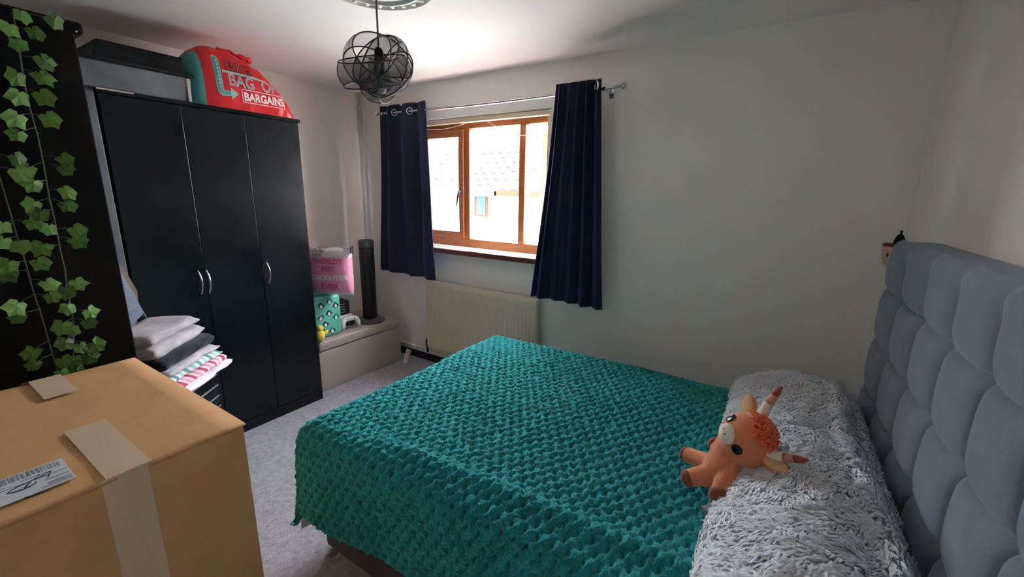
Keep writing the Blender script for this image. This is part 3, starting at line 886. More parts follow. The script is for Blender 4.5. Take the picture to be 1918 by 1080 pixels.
# pale padded board leaning beside the wardrobe
MT['paleblue'] = mat('speckled_pale_blue', '#a9b4c6', 0.9, bump=0.4, bscale=200, col2='#97a3b8', vscale=90)
MT['tan'] = mat('tan_edge', '#8a7861', 0.7)
MT['tealrod'] = mat('teal_rod', '#1f5d68', 0.5)
IB = thing('padded_board', (-2.59, 0.60, 0.0), 'pale blue padded board with tan edge leaning behind the black cabinet', 'board')
def slab(nm, yz, x0, x1, m, parent):
    vs = [(x0, y, z) for y, z in yz] + [(x1, y, z) for y, z in yz]
    n = len(yz)
    fs = [tuple(range(n))[::-1], tuple(range(n, 2 * n))] + [(i, (i + 1) % n, n + (i + 1) % n, n + i) for i in range(n)]
    bm = bmesh.new()
    bv = [bm.verts.new(v) for v in vs]
    for f in fs: bm.faces.new([bv[i] for i in f])
    return from_bm(nm, bm, m, parent)
slab('cover', [(0.572, 1.248), (0.610, 1.182), (0.643, 1.090), (0.669, 0.999), (0.690, 0.887), (0.660, 0.862), (0.634, 0.809), (0.578, 0.807)], -2.585, -2.570, 'paleblue', IB)
slab('tan_edging', [(0.578, 1.290), (0.614, 1.223), (0.660, 1.101), (0.688, 1.003), (0.683, 0.922), (0.669, 0.964), (0.630, 1.132), (0.578, 1.237)], -2.605, -2.587, 'tan', IB)
tube('brace_rod', [(-2.59, 0.675, 0.965), (-2.59, 0.708, 0.835), (-2.60, 0.72, 0.745), (-2.60, 0.72, 0.005)], 0.005, 'tealrod', IB)
box('support_leg', (-2.60, 0.575, 0.0), (-2.58, 0.595, 0.86), 'tan', IB, bev=0.003)

# ------------------------------------------------------------------ cardboard box
KX0, KX1, KY0, KY1, KZ = -1.885, -1.108, -0.012, 0.456, 0.90
KB = thing('cardboard_box', (-1.5, 0.22, 0), 'large taped brown cardboard box with a shipping label on its lid', 'box')
bm = bmesh.new()
vs = bm_box(bm, (KX0, KY0, 0.0), (KX1, KY1, KZ - 0.006), 0.004)
from_bm('carton', bm, 'card', KB)
def wavy_flap(nm, y0, y1, seed):
    nx, ny = 40, 10
    X, Y = np.meshgrid(np.linspace(KX0 - 0.003, KX1 + 0.002, nx), np.linspace(y0, y1, ny), indexing='ij')
    Z = KZ - 0.001 + 0.004 * vnoise(X * 5 + seed, Y * 4) + 0.006 * vnoise(X * 2.2 + seed * 3, Y * 1.0)
    Z = np.maximum(Z, KZ - 0.003)
    o = grid_mesh(nm, np.stack([X, Y, Z], -1), 'card', KB)
    md = o.modifiers.new('thick', 'SOLIDIFY'); md.thickness = 0.005; md.offset = -1
    return o
wavy_flap('lid_flap', KY0, KY1 + 0.004, 4)
box('dark_edge_strip', (KX0 + 0.06, KY1 - 0.004, KZ - 0.012), (KX0 + 0.20, KY1 + 0.006, KZ - 0.002), 'card_dark', KB, bev=0.002)  # dark brown strip at the open gap along the lid edge
box('dark_edge_strip', (KX0 - 0.006, 0.19, KZ - 0.010), (KX0 + 0.004, 0.235, KZ + 0.004), 'card_dark', KB, bev=0.002)
TY0, TY1 = 0.181, 0.257
def tape_strip(nm, x0, x1, y0, y1):
    X, Y = np.meshgrid(np.linspace(x0, x1, 24), np.linspace(y0, y1, 6), indexing='ij')
    Z = KZ + 0.0055 + 0.0012 * vnoise(X * 20, Y * 20)
    grid_mesh(nm, np.stack([X, Y, Z], -1), 'tape', KB)
tape_strip('tape', -1.418, KX1 + 0.002, TY0 + 0.008, TY1 + 0.008)
tape_strip('tape', KX0 - 0.002, -1.688, 0.205, 0.275)
Z_, Y_ = np.meshgrid(np.linspace(KZ + 0.0055, 0.05, 40), np.linspace(TY0, TY1, 14), indexing='ij')
crs = 0.0025 * np.exp(-((Y_ - (0.215 + 0.02 * (KZ - Z_))) / 0.003) ** 2)
grid_mesh('tape', np.stack([np.full_like(Z_, KX1 + 0.002) + crs + 0.0008 * vnoise(Z_ * 25, Y_ * 25), Y_, Z_], -1), 'tape', KB, flip=True)
# shipping label (sits on the lid)
LB = box('shipping_label', (-1.279, -0.005, KZ + 0.0045), (-1.166, 0.158, KZ + 0.006), 'paper', KB)
lz = KZ + 0.0064
rb = random.Random(2)
y = 0.150
while y > 0.0:
    w_ = rb.choice((0.0012, 0.002, 0.003, 0.0045))
    box('barcode_bar', (-1.274, y - w_, lz - 0.0003), (-1.248, y, lz), 'ink', LB)
    y -= w_ + rb.choice((0.0012, 0.002, 0.003))
for k, (xx, y0, y1) in enumerate(((-1.240, 0.09, 0.13), (-1.236, 0.02, 0.07), (-1.226, 0.0, 0.155), (-1.20, 0.01, 0.05), (-1.19, 0.12, 0.155), (-1.184, 0.12, 0.155), (-1.177, 0.11, 0.155), (-1.205, 0.12, 0.155))):
    box('printed_line', (xx, y0, lz - 0.0003), (xx + 0.003, y1, lz), 'ink', LB)
def pen(pts):
    tube('pen_stroke', [(x, y_, lz + 0.0004) for x, y_ in pts], 0.0010, 'pen', LB, 6)
pen([(-1.222, 0.100), (-1.220, 0.085), (-1.208, 0.070), (-1.203, 0.075), (-1.200, 0.090), (-1.202, 0.102)])
pen([(-1.236, 0.118), (-1.222, 0.104), (-1.203, 0.092), (-1.200, 0.098), (-1.206, 0.108), (-1.212, 0.108)])
pen([(-1.222, 0.108), (-1.228, 0.122), (-1.236, 0.134), (-1.212, 0.126)])
tube('pen_stroke', [(-1.163, 0.085, lz), (-1.158, 0.095, lz), (-1.158, 0.115, lz)], 0.0012, 'pen', LB, 6)

# ------------------------------------------------------------------ ottoman and what stands on it
OX0, OX1, OY0, OY1, OZS, OZ = -3.235, -2.74, 1.69, 2.485, 0.318, 0.395
OT = thing('ottoman', (-2.98, 2.09, 0), 'beige faux leather storage ottoman between the wardrobe and radiator', 'ottoman')
box('body', (OX0, OY0, 0.0), (OX1 - 0.008, OY1 - 0.004, OZS - 0.004), 'ottoman', OT, bev=0.006)
bm = bmesh.new()
vs = bm_box(bm, (OX0, OY0, OZS), (OX1, OY1, OZ), 0.016, 4)
from_bm('lid', bm, 'ottoman', OT, True)
box('side_panel', (OX0 + 0.01, OY0 - 0.012, 0.0), (OX1 - 0.004, OY0, OZS - 0.006), 'wood_dark', OT, bev=0.003)

# tower fan
FX, FYc = -2.885, 2.275
FAN = thing('tower_fan', (FX, FYc, OZ), 'black tower fan with grey control top standing on the ottoman', 'fan')
lathe('base', (FX, FYc, OZ), [(0.118, 0.0), (0.122, 0.008), (0.118, 0.020), (0.09, 0.028), (0.05, 0.030)], 'fan_grey', FAN, 40)
lathe('body', (FX, FYc, OZ + 0.03), [(0.055, 0.0), (0.059, 0.006), (0.061, 0.60), (0.060, 0.61)], 'fan_black', FAN, 36)
lathe('control_top', (FX, FYc, OZ + 0.64), [(0.060, 0.0), (0.062, 0.004), (0.062, 0.052), (0.056, 0.060), (0.048, 0.056), (0.0, 0.056)], 'fan_grey', FAN, 36)
toc = Vector((0 - FX, 0 - FYc, 0)).normalized()
a0 = math.atan2(toc.y, toc.x)
for k in range(34):
    z = OZ + 0.075 + 0.0162 * k
    tube('grille_slat', [(FX + 0.0625 * math.cos(a0 + t), FYc + 0.0625 * math.sin(a0 + t), z) for t in np.linspace(-0.75, 0.75, 9)], 0.002, 'fan_black', FAN, 5)
box('control_button', (FX + 0.058 * math.cos(a0 + 0.4) - 0.006, FYc + 0.058 * math.sin(a0 + 0.4) - 0.006, OZ + 0.67), (FX + 0.058 * math.cos(a0 + 0.4) + 0.006, FYc + 0.058 * math.sin(a0 + 0.4) + 0.006, OZ + 0.682), 'fan_black', FAN, bev=0.002)

# teal penguin gift drum
MT['mint_wrap'] = mat('mint_gift_wrap', '#6cc4ae', 0.35, bump=0.3, bscale=30)
MT['pg_navy'] = mat('penguin_navy', '#1d2a3c', 0.5)
MT['pg_white'] = mat('penguin_white', '#e8efee', 0.5)
MT['pg_blue'] = mat('penguin_blue', '#3f8fa0', 0.5)
MT['pg_orange'] = mat('penguin_beak', '#d08a3a', 0.5)
GB = thing('gift_bag', (-2.9, 1.80, OZ), 'mint gift bag printed with penguins on the ottoman under the pink parcel', 'gift bag')
gx0, gx1, gy0, gy1, gz0, gz1 = -3.02, -2.79, 1.70, 1.93, OZ + 0.001, 0.722
bm = bmesh.new()
vs = bm_box(bm, (gx0, gy0, gz0), (gx1, gy1, gz1), 0.03, 4)
for v in bm.verts:
    k = (v.co.z - gz0) / (gz1 - gz0)
    v.co.y += 0.006 * math.sin(k * 9) * (1 if v.co.y > 1.8 else 0)
from_bm('bag_body', bm, 'mint_wrap', GB, True)
def disc(nm, c, ry, rz, m, parent, th=0.0012, axis='x', n=14, tilt=0.0):
    vs = []
    for s in (0, 1):
        for k in range(n):
            a = 2 * math.pi * k / n
            u, v = ry * math.cos(a), rz * math.sin(a)
            u, v = u * math.cos(tilt) - v * math.sin(tilt), u * math.sin(tilt) + v * math.cos(tilt)
            if axis == 'x': vs.append((c[0] + s * th, c[1] + u, c[2] + v))
            else: vs.append((c[0] + u, c[1] - s * th, c[2] + v))
    fs = [tuple(range(n))[::-1], tuple(range(n, 2 * n))] + [(k, (k + 1) % n, n + (k + 1) % n, n + k) for k in range(n)]
    return pyd(nm, vs, fs, m, parent)
for k, (py, pz, tl) in enumerate(((1.765, 0.655, 0.5), (1.835, 0.675, 0.0), (1.885, 0.635, 0.2), (1.755, 0.565, -0.5), (1.825, 0.585, 0.1), (1.882, 0.545, -0.2), (1.79, 0.505, 0.5), (1.84, 0.445, 0.0), (1.76, 0.462, 0.3))):
    px_ = gx1 + 0.0004
    b_ = disc('penguin_print', (px_, py, pz), 0.017, 0.026, 'pg_navy' if k % 2 == 0 else 'pg_blue', GB, tilt=tl)
    disc('penguin_belly', (px_ + 0.0012, py, pz - 0.006), 0.010, 0.015, 'pg_white', b_, 0.0006, tilt=tl)
    disc('penguin_wing', (px_ + 0.0006, py - 0.018, pz + 0.002), 0.005, 0.014, 'pg_navy', b_, 0.001, tilt=tl - 0.6)
    disc('penguin_wing', (px_ + 0.0006, py + 0.018, pz + 0.002), 0.005, 0.014, 'pg_navy', b_, 0.001, tilt=tl + 0.6)
    disc('penguin_beak', (px_ + 0.002, py, pz + 0.012), 0.003, 0.002, 'pg_orange', b_, 0.0006)

# pink parcel
MT['pinkwrap'] = mat('pink_cellophane', '#f3a3c4', 0.25, bump=0.7, bscale=18, col2='#ee97bb', vscale=9)
MT['pinkdark'] = mat('pink_print', '#cf4f86', 0.5)
MT['cello'] = mat('white_cellophane', '#dcd6da', 0.25, bump=0.8, bscale=20)
MT['ink_black'] = mat('black_print', '#25222a', 0.6)
UU = Vector((0.906, 0.423, 0)); VV = Vector((0, 0, 1)); WWn = Vector((0.423, -0.906, 0))
PC = Vector((-2.775, 1.86, 0.905))
PK = thing('pink_parcel', (PC.x, PC.y, 0.735), 'puffy pink parcel lettered WORLDS BEST DAUGHTER EVER on the gift bag', 'parcel')
def puff(u, v):
    return 0.075 * max(0.0, (1 - abs(u / 0.170) ** 3)) ** 0.5 * max(0.0, (1 - abs(v / 0.175) ** 3)) ** 0.5
def pk_pt(u, v, off=0.0025, sgn=1):
    p = PC + UU * u + VV * v + WWn * (sgn * puff(u, v) + off)
    return tuple(p)
nu = nv = 40
us, vv_ = np.linspace(-0.170, 0.170, nu), np.linspace(-0.175, 0.175, nv)
for sgn in (1, -1):
    P = np.zeros((nu, nv, 3))
    for i, u in enumerate(us):
        for j, v in enumerate(vv_):
            w_ = 0.0
            P[i, j] = pk_pt(u + w_, v + 0.005 * math.sin(30 * u) * (abs(v) / 0.175) ** 4, 0.0, sgn)
    mi = np.where(np.broadcast_to(vv_[None, :-1], (nu - 1, nv - 1)) > 0.105, 1, np.where(np.broadcast_to(vv_[None, :-1], (nu - 1, nv - 1)) < -0.155, 1, 0))
    grid_mesh('wrap', P, ['pinkwrap', 'cello'], PK, matidx=mi, flip=(sgn < 0))
def pk_text(s, size, u0, v0, m, bold):
    text_mesh('lettering', s, size, lambda u, v: pk_pt(u0 + u, v0 + v - 0.0 * u), m, PK, bold, align='CENTER')
pk_text("WORLD'S", 0.048, 0.022, 0.068, 'pinkdark', 0.0015)
pk_text('BEST', 0.048, 0.022, 0.012, 'pinkdark', 0.0015)
pk_text('DAUGHTER', 0.050, 0.022, -0.052, 'print_white', 0.0022)
pk_text('EVER', 0.060, 0.022, -0.122, 'pinkdark', 0.0015)
text_mesh('lettering', 'To Say', 0.030, lambda u, v: pk_pt(-0.105 + u, 0.148 + v), 'ink_black', PK, 0.0004)
text_mesh('lettering', 'I LOVE', 0.026, lambda u, v: pk_pt(-0.105 + u, 0.120 + v), 'ink_black', PK, 0.0004)
for k in range(9):
    uu, v2 = rb.uniform(-0.15, 0.16), rb.uniform(-0.15, 0.10)
    p = pk_pt(uu, v2, 0.002)
    lathe('white_dot', p, [(0.004, 0), (0.003, 0.001), (0.001, 0.0012)], 'print_white', PK, 8, axis=WWn.to_track_quat('Z', 'Y').to_matrix())
fv, ff = [], []
for i in range(9):      # crimped tail of the wrapper at the top corner
    t = i / 8
    for j in range(2):
        fv.append(tuple(PC + UU * (0.12 + 0.085 * t) + VV * (0.165 + 0.035 * t - (0.045 if j else 0.0) * (0.4 + t)) + WWn * (0.012 * math.sin(i * 1.9) + 0.01)))
ff = [(2 * i, 2 * i + 1, 2 * i + 3, 2 * i + 2) for i in range(8)]
tl_ = pyd('wrapper_tail', fv, ff, 'cello', PK)
tl_.modifiers.new('thick', 'SOLIDIFY').thickness = 0.002
for i in range(1, 8, 2):
    a_, b_ = Vector(fv[2 * i]), Vector(fv[2 * i + 1])
    tube('tail_stripe', [tuple(a_ + WWn * 0.003), tuple(b_ + WWn * 0.003)], 0.003, 'ink_black', PK, 5)

# white box, black box, game controller, yellow toy
MT['whiteplastic'] = mat('white_plastic', '#dedde0', 0.35)
WB = thing('white_box', (-2.93, 2.03, OZ), 'small white box on the ottoman behind the game controller', 'box')
box('carton', (-3.00, 1.955, OZ + 0.001), (-2.875, 2.085, OZ + 0.112), 'whiteplastic', WB, bev=0.004)
box('lid_line', (-3.001, 1.954, OZ + 0.086), (-2.874, 2.086, OZ + 0.088), 'grey_board', WB)
BB = thing('black_box', (-2.94, 2.03, OZ + 0.112), 'small black box with pale printed lines stacked on the white box', 'box')
box('carton', (-2.99, 1.96, OZ + 0.113), (-2.885, 2.075, OZ + 0.225), 'blackmatt', BB, bev=0.003)
for k in range(4):
    box('printed_line', (-2.8848, 1.972, OZ + 0.135 + 0.022 * k), (-2.8842, 2.035, OZ + 0.140 + 0.022 * k), 'ink', BB)
GCt = thing('game_controller', (-2.84, 2.03, OZ), 'white and black game controller propped in front of the white box', 'controller')
def ctrl_pts(sgn):
    return [(-2.848, 2.035 + sgn * 0.045, OZ + 0.085), (-2.838, 2.035 + sgn * 0.062, OZ + 0.070), (-2.828, 2.035 + sgn * 0.072, OZ + 0.045), (-2.822, 2.035 + sgn * 0.074, OZ + 0.015)]
bm = bmesh.new()
bm_box(bm, (-2.868, 1.985, OZ + 0.055), (-2.832, 2.085, OZ + 0.105), 0.014, 3)
from_bm('shell', bm, 'whiteplastic', GCt, True)
for s in (-1, 1):
    tube('grip', ctrl_pts(s), [0.020, 0.021, 0.018, 0.011], 'whiteplastic', GCt, 12)
bm = bmesh.new()
bm_box(bm, (-2.850, 1.997, OZ + 0.030), (-2.826, 2.073, OZ + 0.072), 0.010, 3)
from_bm('centre_panel', bm, 'blackmatt', GCt, True)
box('touch_pad', (-2.8325, 2.012, OZ + 0.076), (-2.829, 2.058, OZ + 0.102), 'whiteplastic', GCt, bev=0.002)
for s in (-1, 1):
    lathe('thumb_stick', (-2.828, 2.035 + s * 0.022, OZ + 0.055), [(0.009, 0.0), (0.009, 0.008), (0.011, 0.010), (0.004, 0.012)], 'fan_black', GCt, 14, axis=Matrix.Rotation(R(90), 3, 'Y'))
MT['yellow'] = mat('yellow_plush', '#e2d160', 0.9, bump=0.5, bscale=120)
YT = thing('yellow_toy', (-2.79, 1.715, OZ), 'yellow soft toy half hidden by the wardrobe edge on the ottoman', 'toy')
bm = bmesh.new()
ellipsoid(bm, (-2.752, 1.712, OZ + 0.05), (0.035, 0.035, 0.05))
from_bm('toy_body', bm, 'yellow', YT, True)
bm = bmesh.new()
ellipsoid(bm, (-2.752, 1.716, OZ + 0.105), (0.026, 0.027, 0.026))
from_bm('toy_head', bm, 'yellow', YT, True)
bm = bmesh.new()
ellipsoid(bm, (-2.742, 1.752, OZ + 0.065), (0.012, 0.026, 0.016), EU(30, 0, 0))
from_bm('toy_arm', bm, 'yellow', YT, True)

# ------------------------------------------------------------------ bed with headboard
BX0, BX1, BYN, BYF = -1.46, 0.36, 0.80, 2.12
BED = thing('bed', (-0.55, 1.46, 0), 'double divan bed with grey velvet tufted headboard along the window wall', 'bed')
box('divan_base', (BX0 + 0.04, BYN + 0.03, 0.05), (BX1, BYF - 0.03, 0.34), 'divan', BED, bev=0.01)
box('mattress', (BX0 + 0.01, BYN + 0.01, 0.342), (BX1, BYF - 0.01, 0.595), 'mattress', BED, bev=0.05, seg=4)
for (fx_, fy_) in ((BX0 + 0.05, BYN + 0.05), (BX0 + 0.08, BYF - 0.10), (BX1 - 0.1, BYN + 0.08), (BX1 - 0.1, BYF - 0.10)):
    lathe('foot', (fx_, fy_, 0.0), [(0.022, 0.0), (0.024, 0.012), (0.016, 0.03), (0.014, 0.05)], 'chrome', BED, 16)
HX, HY0, HY1, HZ = 0.385, 0.68, 2.175, 1.357
bm = bmesh.new()
vs = bm_box(bm, (HX + 0.012, HY0, 0.04), (XR - 0.006, HY1 - 0.004, HZ - 0.006))
es = [e for e in bm.edges if all(v.co.z > 1 for v in e.verts) and all(v.co.y > 2 for v in e.verts)]
bmesh.ops.bevel(bm, geom=es, offset=0.09, segments=8, profile=0.5, affect='EDGES')
HBp = from_bm('headboard', bm, 'velvet', BED)
ylines = [HY0, 0.915, 1.14, 1.375, 1.62, 1.885, HY1]
zlines = [0.16, 0.365, 0.565, 0.765, 0.965, 1.168, HZ]
for iy in range(6):
    for iz in range(6):
        y0, y1, z0, z1 = ylines[iy], ylines[iy + 1], zlines[iz], zlines[iz + 1]
        n = 24
        U, V = np.meshgrid(np.linspace(-1, 1, n), np.linspace(-1, 1, n), indexing='ij')
        # the seams between buttons bow a little
        Yp = (y0 + y1) / 2 + U * (y1 - y0) / 2
        Zp = (z0 + z1) / 2 + V * (z1 - z0) / 2
        bow = 0.012
        Zp = Zp - bow * np.cos(U * np.pi / 2) * np.where(((V < 0) & (iz > 0)) | ((V > 0) & (iz < 5)), 1, 0) * np.abs(V)
        Yp = Yp + 0.6 * bow * np.cos(V * np.pi / 2) * np.abs(U) * np.where(((U < 0) & (iy > 0)) | ((U > 0) & (iy < 5)), 1, 0)
        eu = np.maximum(0, 1 - np.abs(U) ** 4.5)
        ev = np.maximum(0, 1 - np.abs(V) ** 4.5)
        if iz == 5:                                # the pleats die out towards the top edge
            q_ = np.clip((V + 0.1) / 1.0, 0, 1)
            q_ = q_ * q_ * (3 - 2 * q_)
            inner = np.where(((U < 0) & (iy > 0)) | ((U > 0) & (iy < 5)), 1, 0)
            eu = eu + (1 - eu) * q_ * inner * 0.92
        hgt = (eu * ev) ** 0.45
        if iy == 5 and iz == 5:                    # rounded top corner
            rc = 0.10
            yc, zc = HY1 - rc, HZ - rc
            ddy, ddz = np.maximum(0, Yp - yc), np.maximum(0, Zp - zc)
            mxd = np.maximum(ddy, ddz)
            k_ = np.where(np.hypot(ddy, ddz) > 1e-6, mxd / np.maximum(1e-6, np.hypot(ddy, ddz)), 1)
            Yp = np.where((ddy > 0) & (ddz > 0), yc + ddy * k_, Yp)
            Zp = np.where((ddy > 0) & (ddz > 0), zc + ddz * k_, Zp)
        corner = np.exp(-(((1 - np.abs(U)) / 0.22) ** 2 + ((1 - np.abs(V)) / 0.22) ** 2))
        Xp = HX + 0.008 - 0.020 * hgt - 0.006 * np.maximum(0, 1 - U * U) * np.maximum(0, 1 - V * V) + 0.010 * corner
        grid_mesh('tuft_panel', np.stack([Xp, Yp, Zp], -1), 'velvet', HBp, flip=True)

# ------------------------------------------------------------------ teal chunky knit blanket
def soft_drop(d, Rr=0.06):
    """d: distance past the edge start -> (outward, down) following a rounded edge"""
    q = np.clip(d, 0, Rr * np.pi / 2)
    out = Rr * np.sin(q / Rr)
    dn = Rr * (1 - np.cos(q / Rr))
    rest = np.maximum(0, d - Rr * np.pi / 2)
    return out, dn + rest, rest
BT = 0.612                                     # top of the bedding
RE = 0.06
xe, yn, yf = BX0 + 0.045, BYN + 0.045, BYF - 0.045   # where the edges start to turn
SA, SB_, TA, TB = 0.43, 0.05 - xe, 0.40, (yf - yn)
NS, NTT = 600, 560
s = np.linspace(-SA, SB_, NS)                   # along x, negative = hanging over the foot
t = np.linspace(-TA, TB + 0.40, NTT)            # along y, negative = hanging over the near side
S, T = np.meshgrid(s, t, indexing='ij')
a = np.maximum(0, -S)
b = np.maximum(0, -T)
c = np.maximum(0, T - TB)
rcap = np.hypot(a, b)                           # the hanging corner is rounded off
kc = np.where(rcap > 0.52, 0.52 / np.maximum(rcap, 1e-6), 1.0)
a, b = a * kc, b * kc
bb_ = np.where(b > 0, b, c)
sgn_ = np.where(b > 0, -1.0, 1.0)
oa, da, ra = soft_drop(a)
ob_, db, rb_ = soft_drop(bb_)
diag = np.sqrt(da ** 2 + db ** 2)
both = np.minimum(ra, rb_)
X = xe + np.maximum(S, 0) - oa - 0.06 * ra - 0.16 * both - 0.018 * np.sin(T * 9.0) * np.clip(ra / 0.1, 0, 1)
Y = np.where(b > 0, yn, np.where(c > 0, yf, yn + T)) + sgn_ * (ob_ + 0.05 * rb_ + 0.08 * both + 0.020 * np.sin(S * 8.0 + 1.0) * np.clip(rb_ / 0.12, 0, 1))
Z = BT - diag
on = np.clip(1 - diag / 0.10, 0, 1)
Z = Z + on * (0.016 * vnoise(S * 3.1 + 3, T * 3.3 + 8) + 0.022 * vnoise(S * 1.3 + 1, T * 1.4))
# a long soft fold near the near edge
fl = np.exp(-((T - (0.03 + 0.06 * np.clip((S - 0.3) / 0.9, -0.3, 1))) / 0.035) ** 2) * np.clip((S - 0.2) / 0.25, 0, 1)
Z = Z + 0.020 * fl
# bunched up where it meets the pillows
Z = Z + on * 0.030 * np.clip((S - (SB_ - 0.32)) / 0.3, 0, 1) * (0.5 + vnoise(S * 7 + T * 3, T * 6 + 20))
hem = 0.035 * vnoise(S * 4 + 30, T * 4)
Z = np.maximum(Z - hem * np.clip(diag / 0.3, 0, 1), 0.06)
P = np.stack([X, Y, Z], -1)
Nn = grid_normals(P)
# knit: staggered puffs
cx_, cy_ = 0.042, 0.033
wob = 0.12 * vnoise(S * 14, T * 14)
row = np.floor(T / cy_ + wob)
fy = (T / cy_ + wob) - row - 0.5
fxx = S / cx_ + 0.5 * (row % 2) + 0.25 * vnoise(S * 20 + 7, T * 20)
fx = fxx - np.floor(fxx) - 0.5
cfx, cfy = np.cos(np.pi * np.clip(fx, -0.5, 0.5)), np.cos(np.pi * np.clip(fy, -0.5, 0.5))
pf = np.maximum(cfx, 0) ** 0.7 * np.maximum(cfy, 0) ** 0.35
pit = np.exp(-((np.abs(fx) - 0.5) / 0.19) ** 2 - (fy / 0.30) ** 2)
strand = 0.0022 * np.sin((fx * 1.0 + fy * 0.7) * 19.0 + 3.0 * vnoise(S * 40, T * 40))
hgt = 0.0075 * pf - 0.0175 * pit + strand + 0.006 * vnoise(S * 110, T * 110) + 0.005 * vnoise(S * 190 + 5, T * 190)
P = P + Nn * hgt[..., None]
BL = grid_mesh('blanket', P, 'teal')
if BL.data.polygons[len(BL.data.polygons) // 2].normal.z < 0:
    BL.data.flip_normals()
tag(BL, 'teal chunky knitted blanket spread over the bed', 'blanket')
tagm = mat('care_tag_white', '#c9c5c2', 0.7)
CT = slab('care_tag', [(0.80, 0.085), (0.85, 0.075), (0.856, 0.135), (0.805, 0.145)], -1.548, -1.5465, tagm, BL)

# ------------------------------------------------------------------ fluffy grey throw over the pillows
NS, NTT = 250, 560
us = np.linspace(0, 1, NS)
vs_ = np.linspace(0, 1, NTT)
U, V = np.meshgrid(us, vs_, indexing='ij')
prof_s = np.array([0.0, 0.06, 0.12, 0.20, 0.30, 0.42, 0.60, 0.78, 0.88, 0.95, 1.0])
prof_x = np.array([-0.075, -0.072, -0.058, -0.025, 0.03, 0.09, 0.18, 0.265, 0.315, 0.335, 0.340])
prof_z = np.array([0.612, 0.645, 0.685, 0.722, 0.752, 0.782, 0.792, 0.775, 0.752, 0.70, 0.63])
X = np.interp(U, prof_s, prof_x)
Z = np.interp(U, prof_s, prof_z)
yv = 0.66 + (2.085 - 0.66) * V
Y = yv
X = X + (0.014 * vnoise(V * 6 + 2, U * 1.5) + 0.030 * np.clip((1.5 - yv) / 0.6, 0, 1)) * (1 - U) ** 0.5
Z = Z - 0.040 * np.exp(-((yv - 1.22) / 0.15) ** 2) * np.clip(1.4 - U / 0.45, 0, 1)
endf = np.clip((2.085 - yv) / 0.10, 0, 1)
endn = np.clip((yv - 0.66) / 0.10, 0, 1)
rnd = np.sqrt(np.maximum(0, 1 - (1 - endf) ** 2)) * np.sqrt(np.maximum(0, 1 - (1 - endn) ** 2))
Z = 0.605 + (Z - 0.605) * (0.10 + 0.90 * rnd)
Z = Z + 0.03 * vnoise(V * 5.0, U * 2.0 + 4) + 0.018 * vnoise(V * 11 + 4, U * 4 + 9)
# folds along the headboard side
Z = Z + 0.022 * np.exp(-((U - 0.80 - 0.03 * np.sin(V * 7)) / 0.035) ** 2) + 0.020 * np.exp(-((U - 0.93) / 0.03) ** 2) - 0.022 * np.exp(-((U - 0.865 - 0.02 * np.sin(V * 7)) / 0.025) ** 2)
Z = np.maximum(Z, 0.602)
P = np.stack([X, Y, Z], -1)
# smooth the base so that its normals stay clean
for _ in range(3):
    Q = P.copy()
    Q[1:-1, 1:-1] = (P[1:-1, 1:-1] * 2 + P[:-2, 1:-1] + P[2:, 1:-1] + P[1:-1, :-2] + P[1:-1, 2:]) / 6
    P = Q
Nn = grid_normals(P)
if Nn[NS // 2, NTT // 2, 2] < 0: Nn = -Nn
su, sv = U * 0.50, V * 1.42
wx = su * 80 + 2.2 * vnoise(su * 22, sv * 22) * 2
wy = sv * 46 + 3.0 * vnoise(su * 18 + 50, sv * 18 + 3) * 2
ridge = 1 - np.abs(2 * vnoise(wx * 0.9, wy * 0.9 + 6) )*2
tuft = 0.0045 * ridge + 0.004 * vnoise(wx * 2.2, wy * 2.0) + 0.003 * vnoise(su * 260, sv * 220)
P = P + Nn * tuft[..., None]
MT['fleece_base'] = mat('grey_fleece_backing', '#c8cad0', 0.95, sheen=0.3, bump=1.0, bscale=240, spec=0.1)
TH_ = grid_mesh('throw', P, 'fleece_base')
if TH_.data.polygons[len(TH_.data.polygons) // 2].normal.z < 0:
    TH_.data.flip_normals()
tag(TH_, 'fluffy pale grey fleece throw laid over the pillows', 'throw')
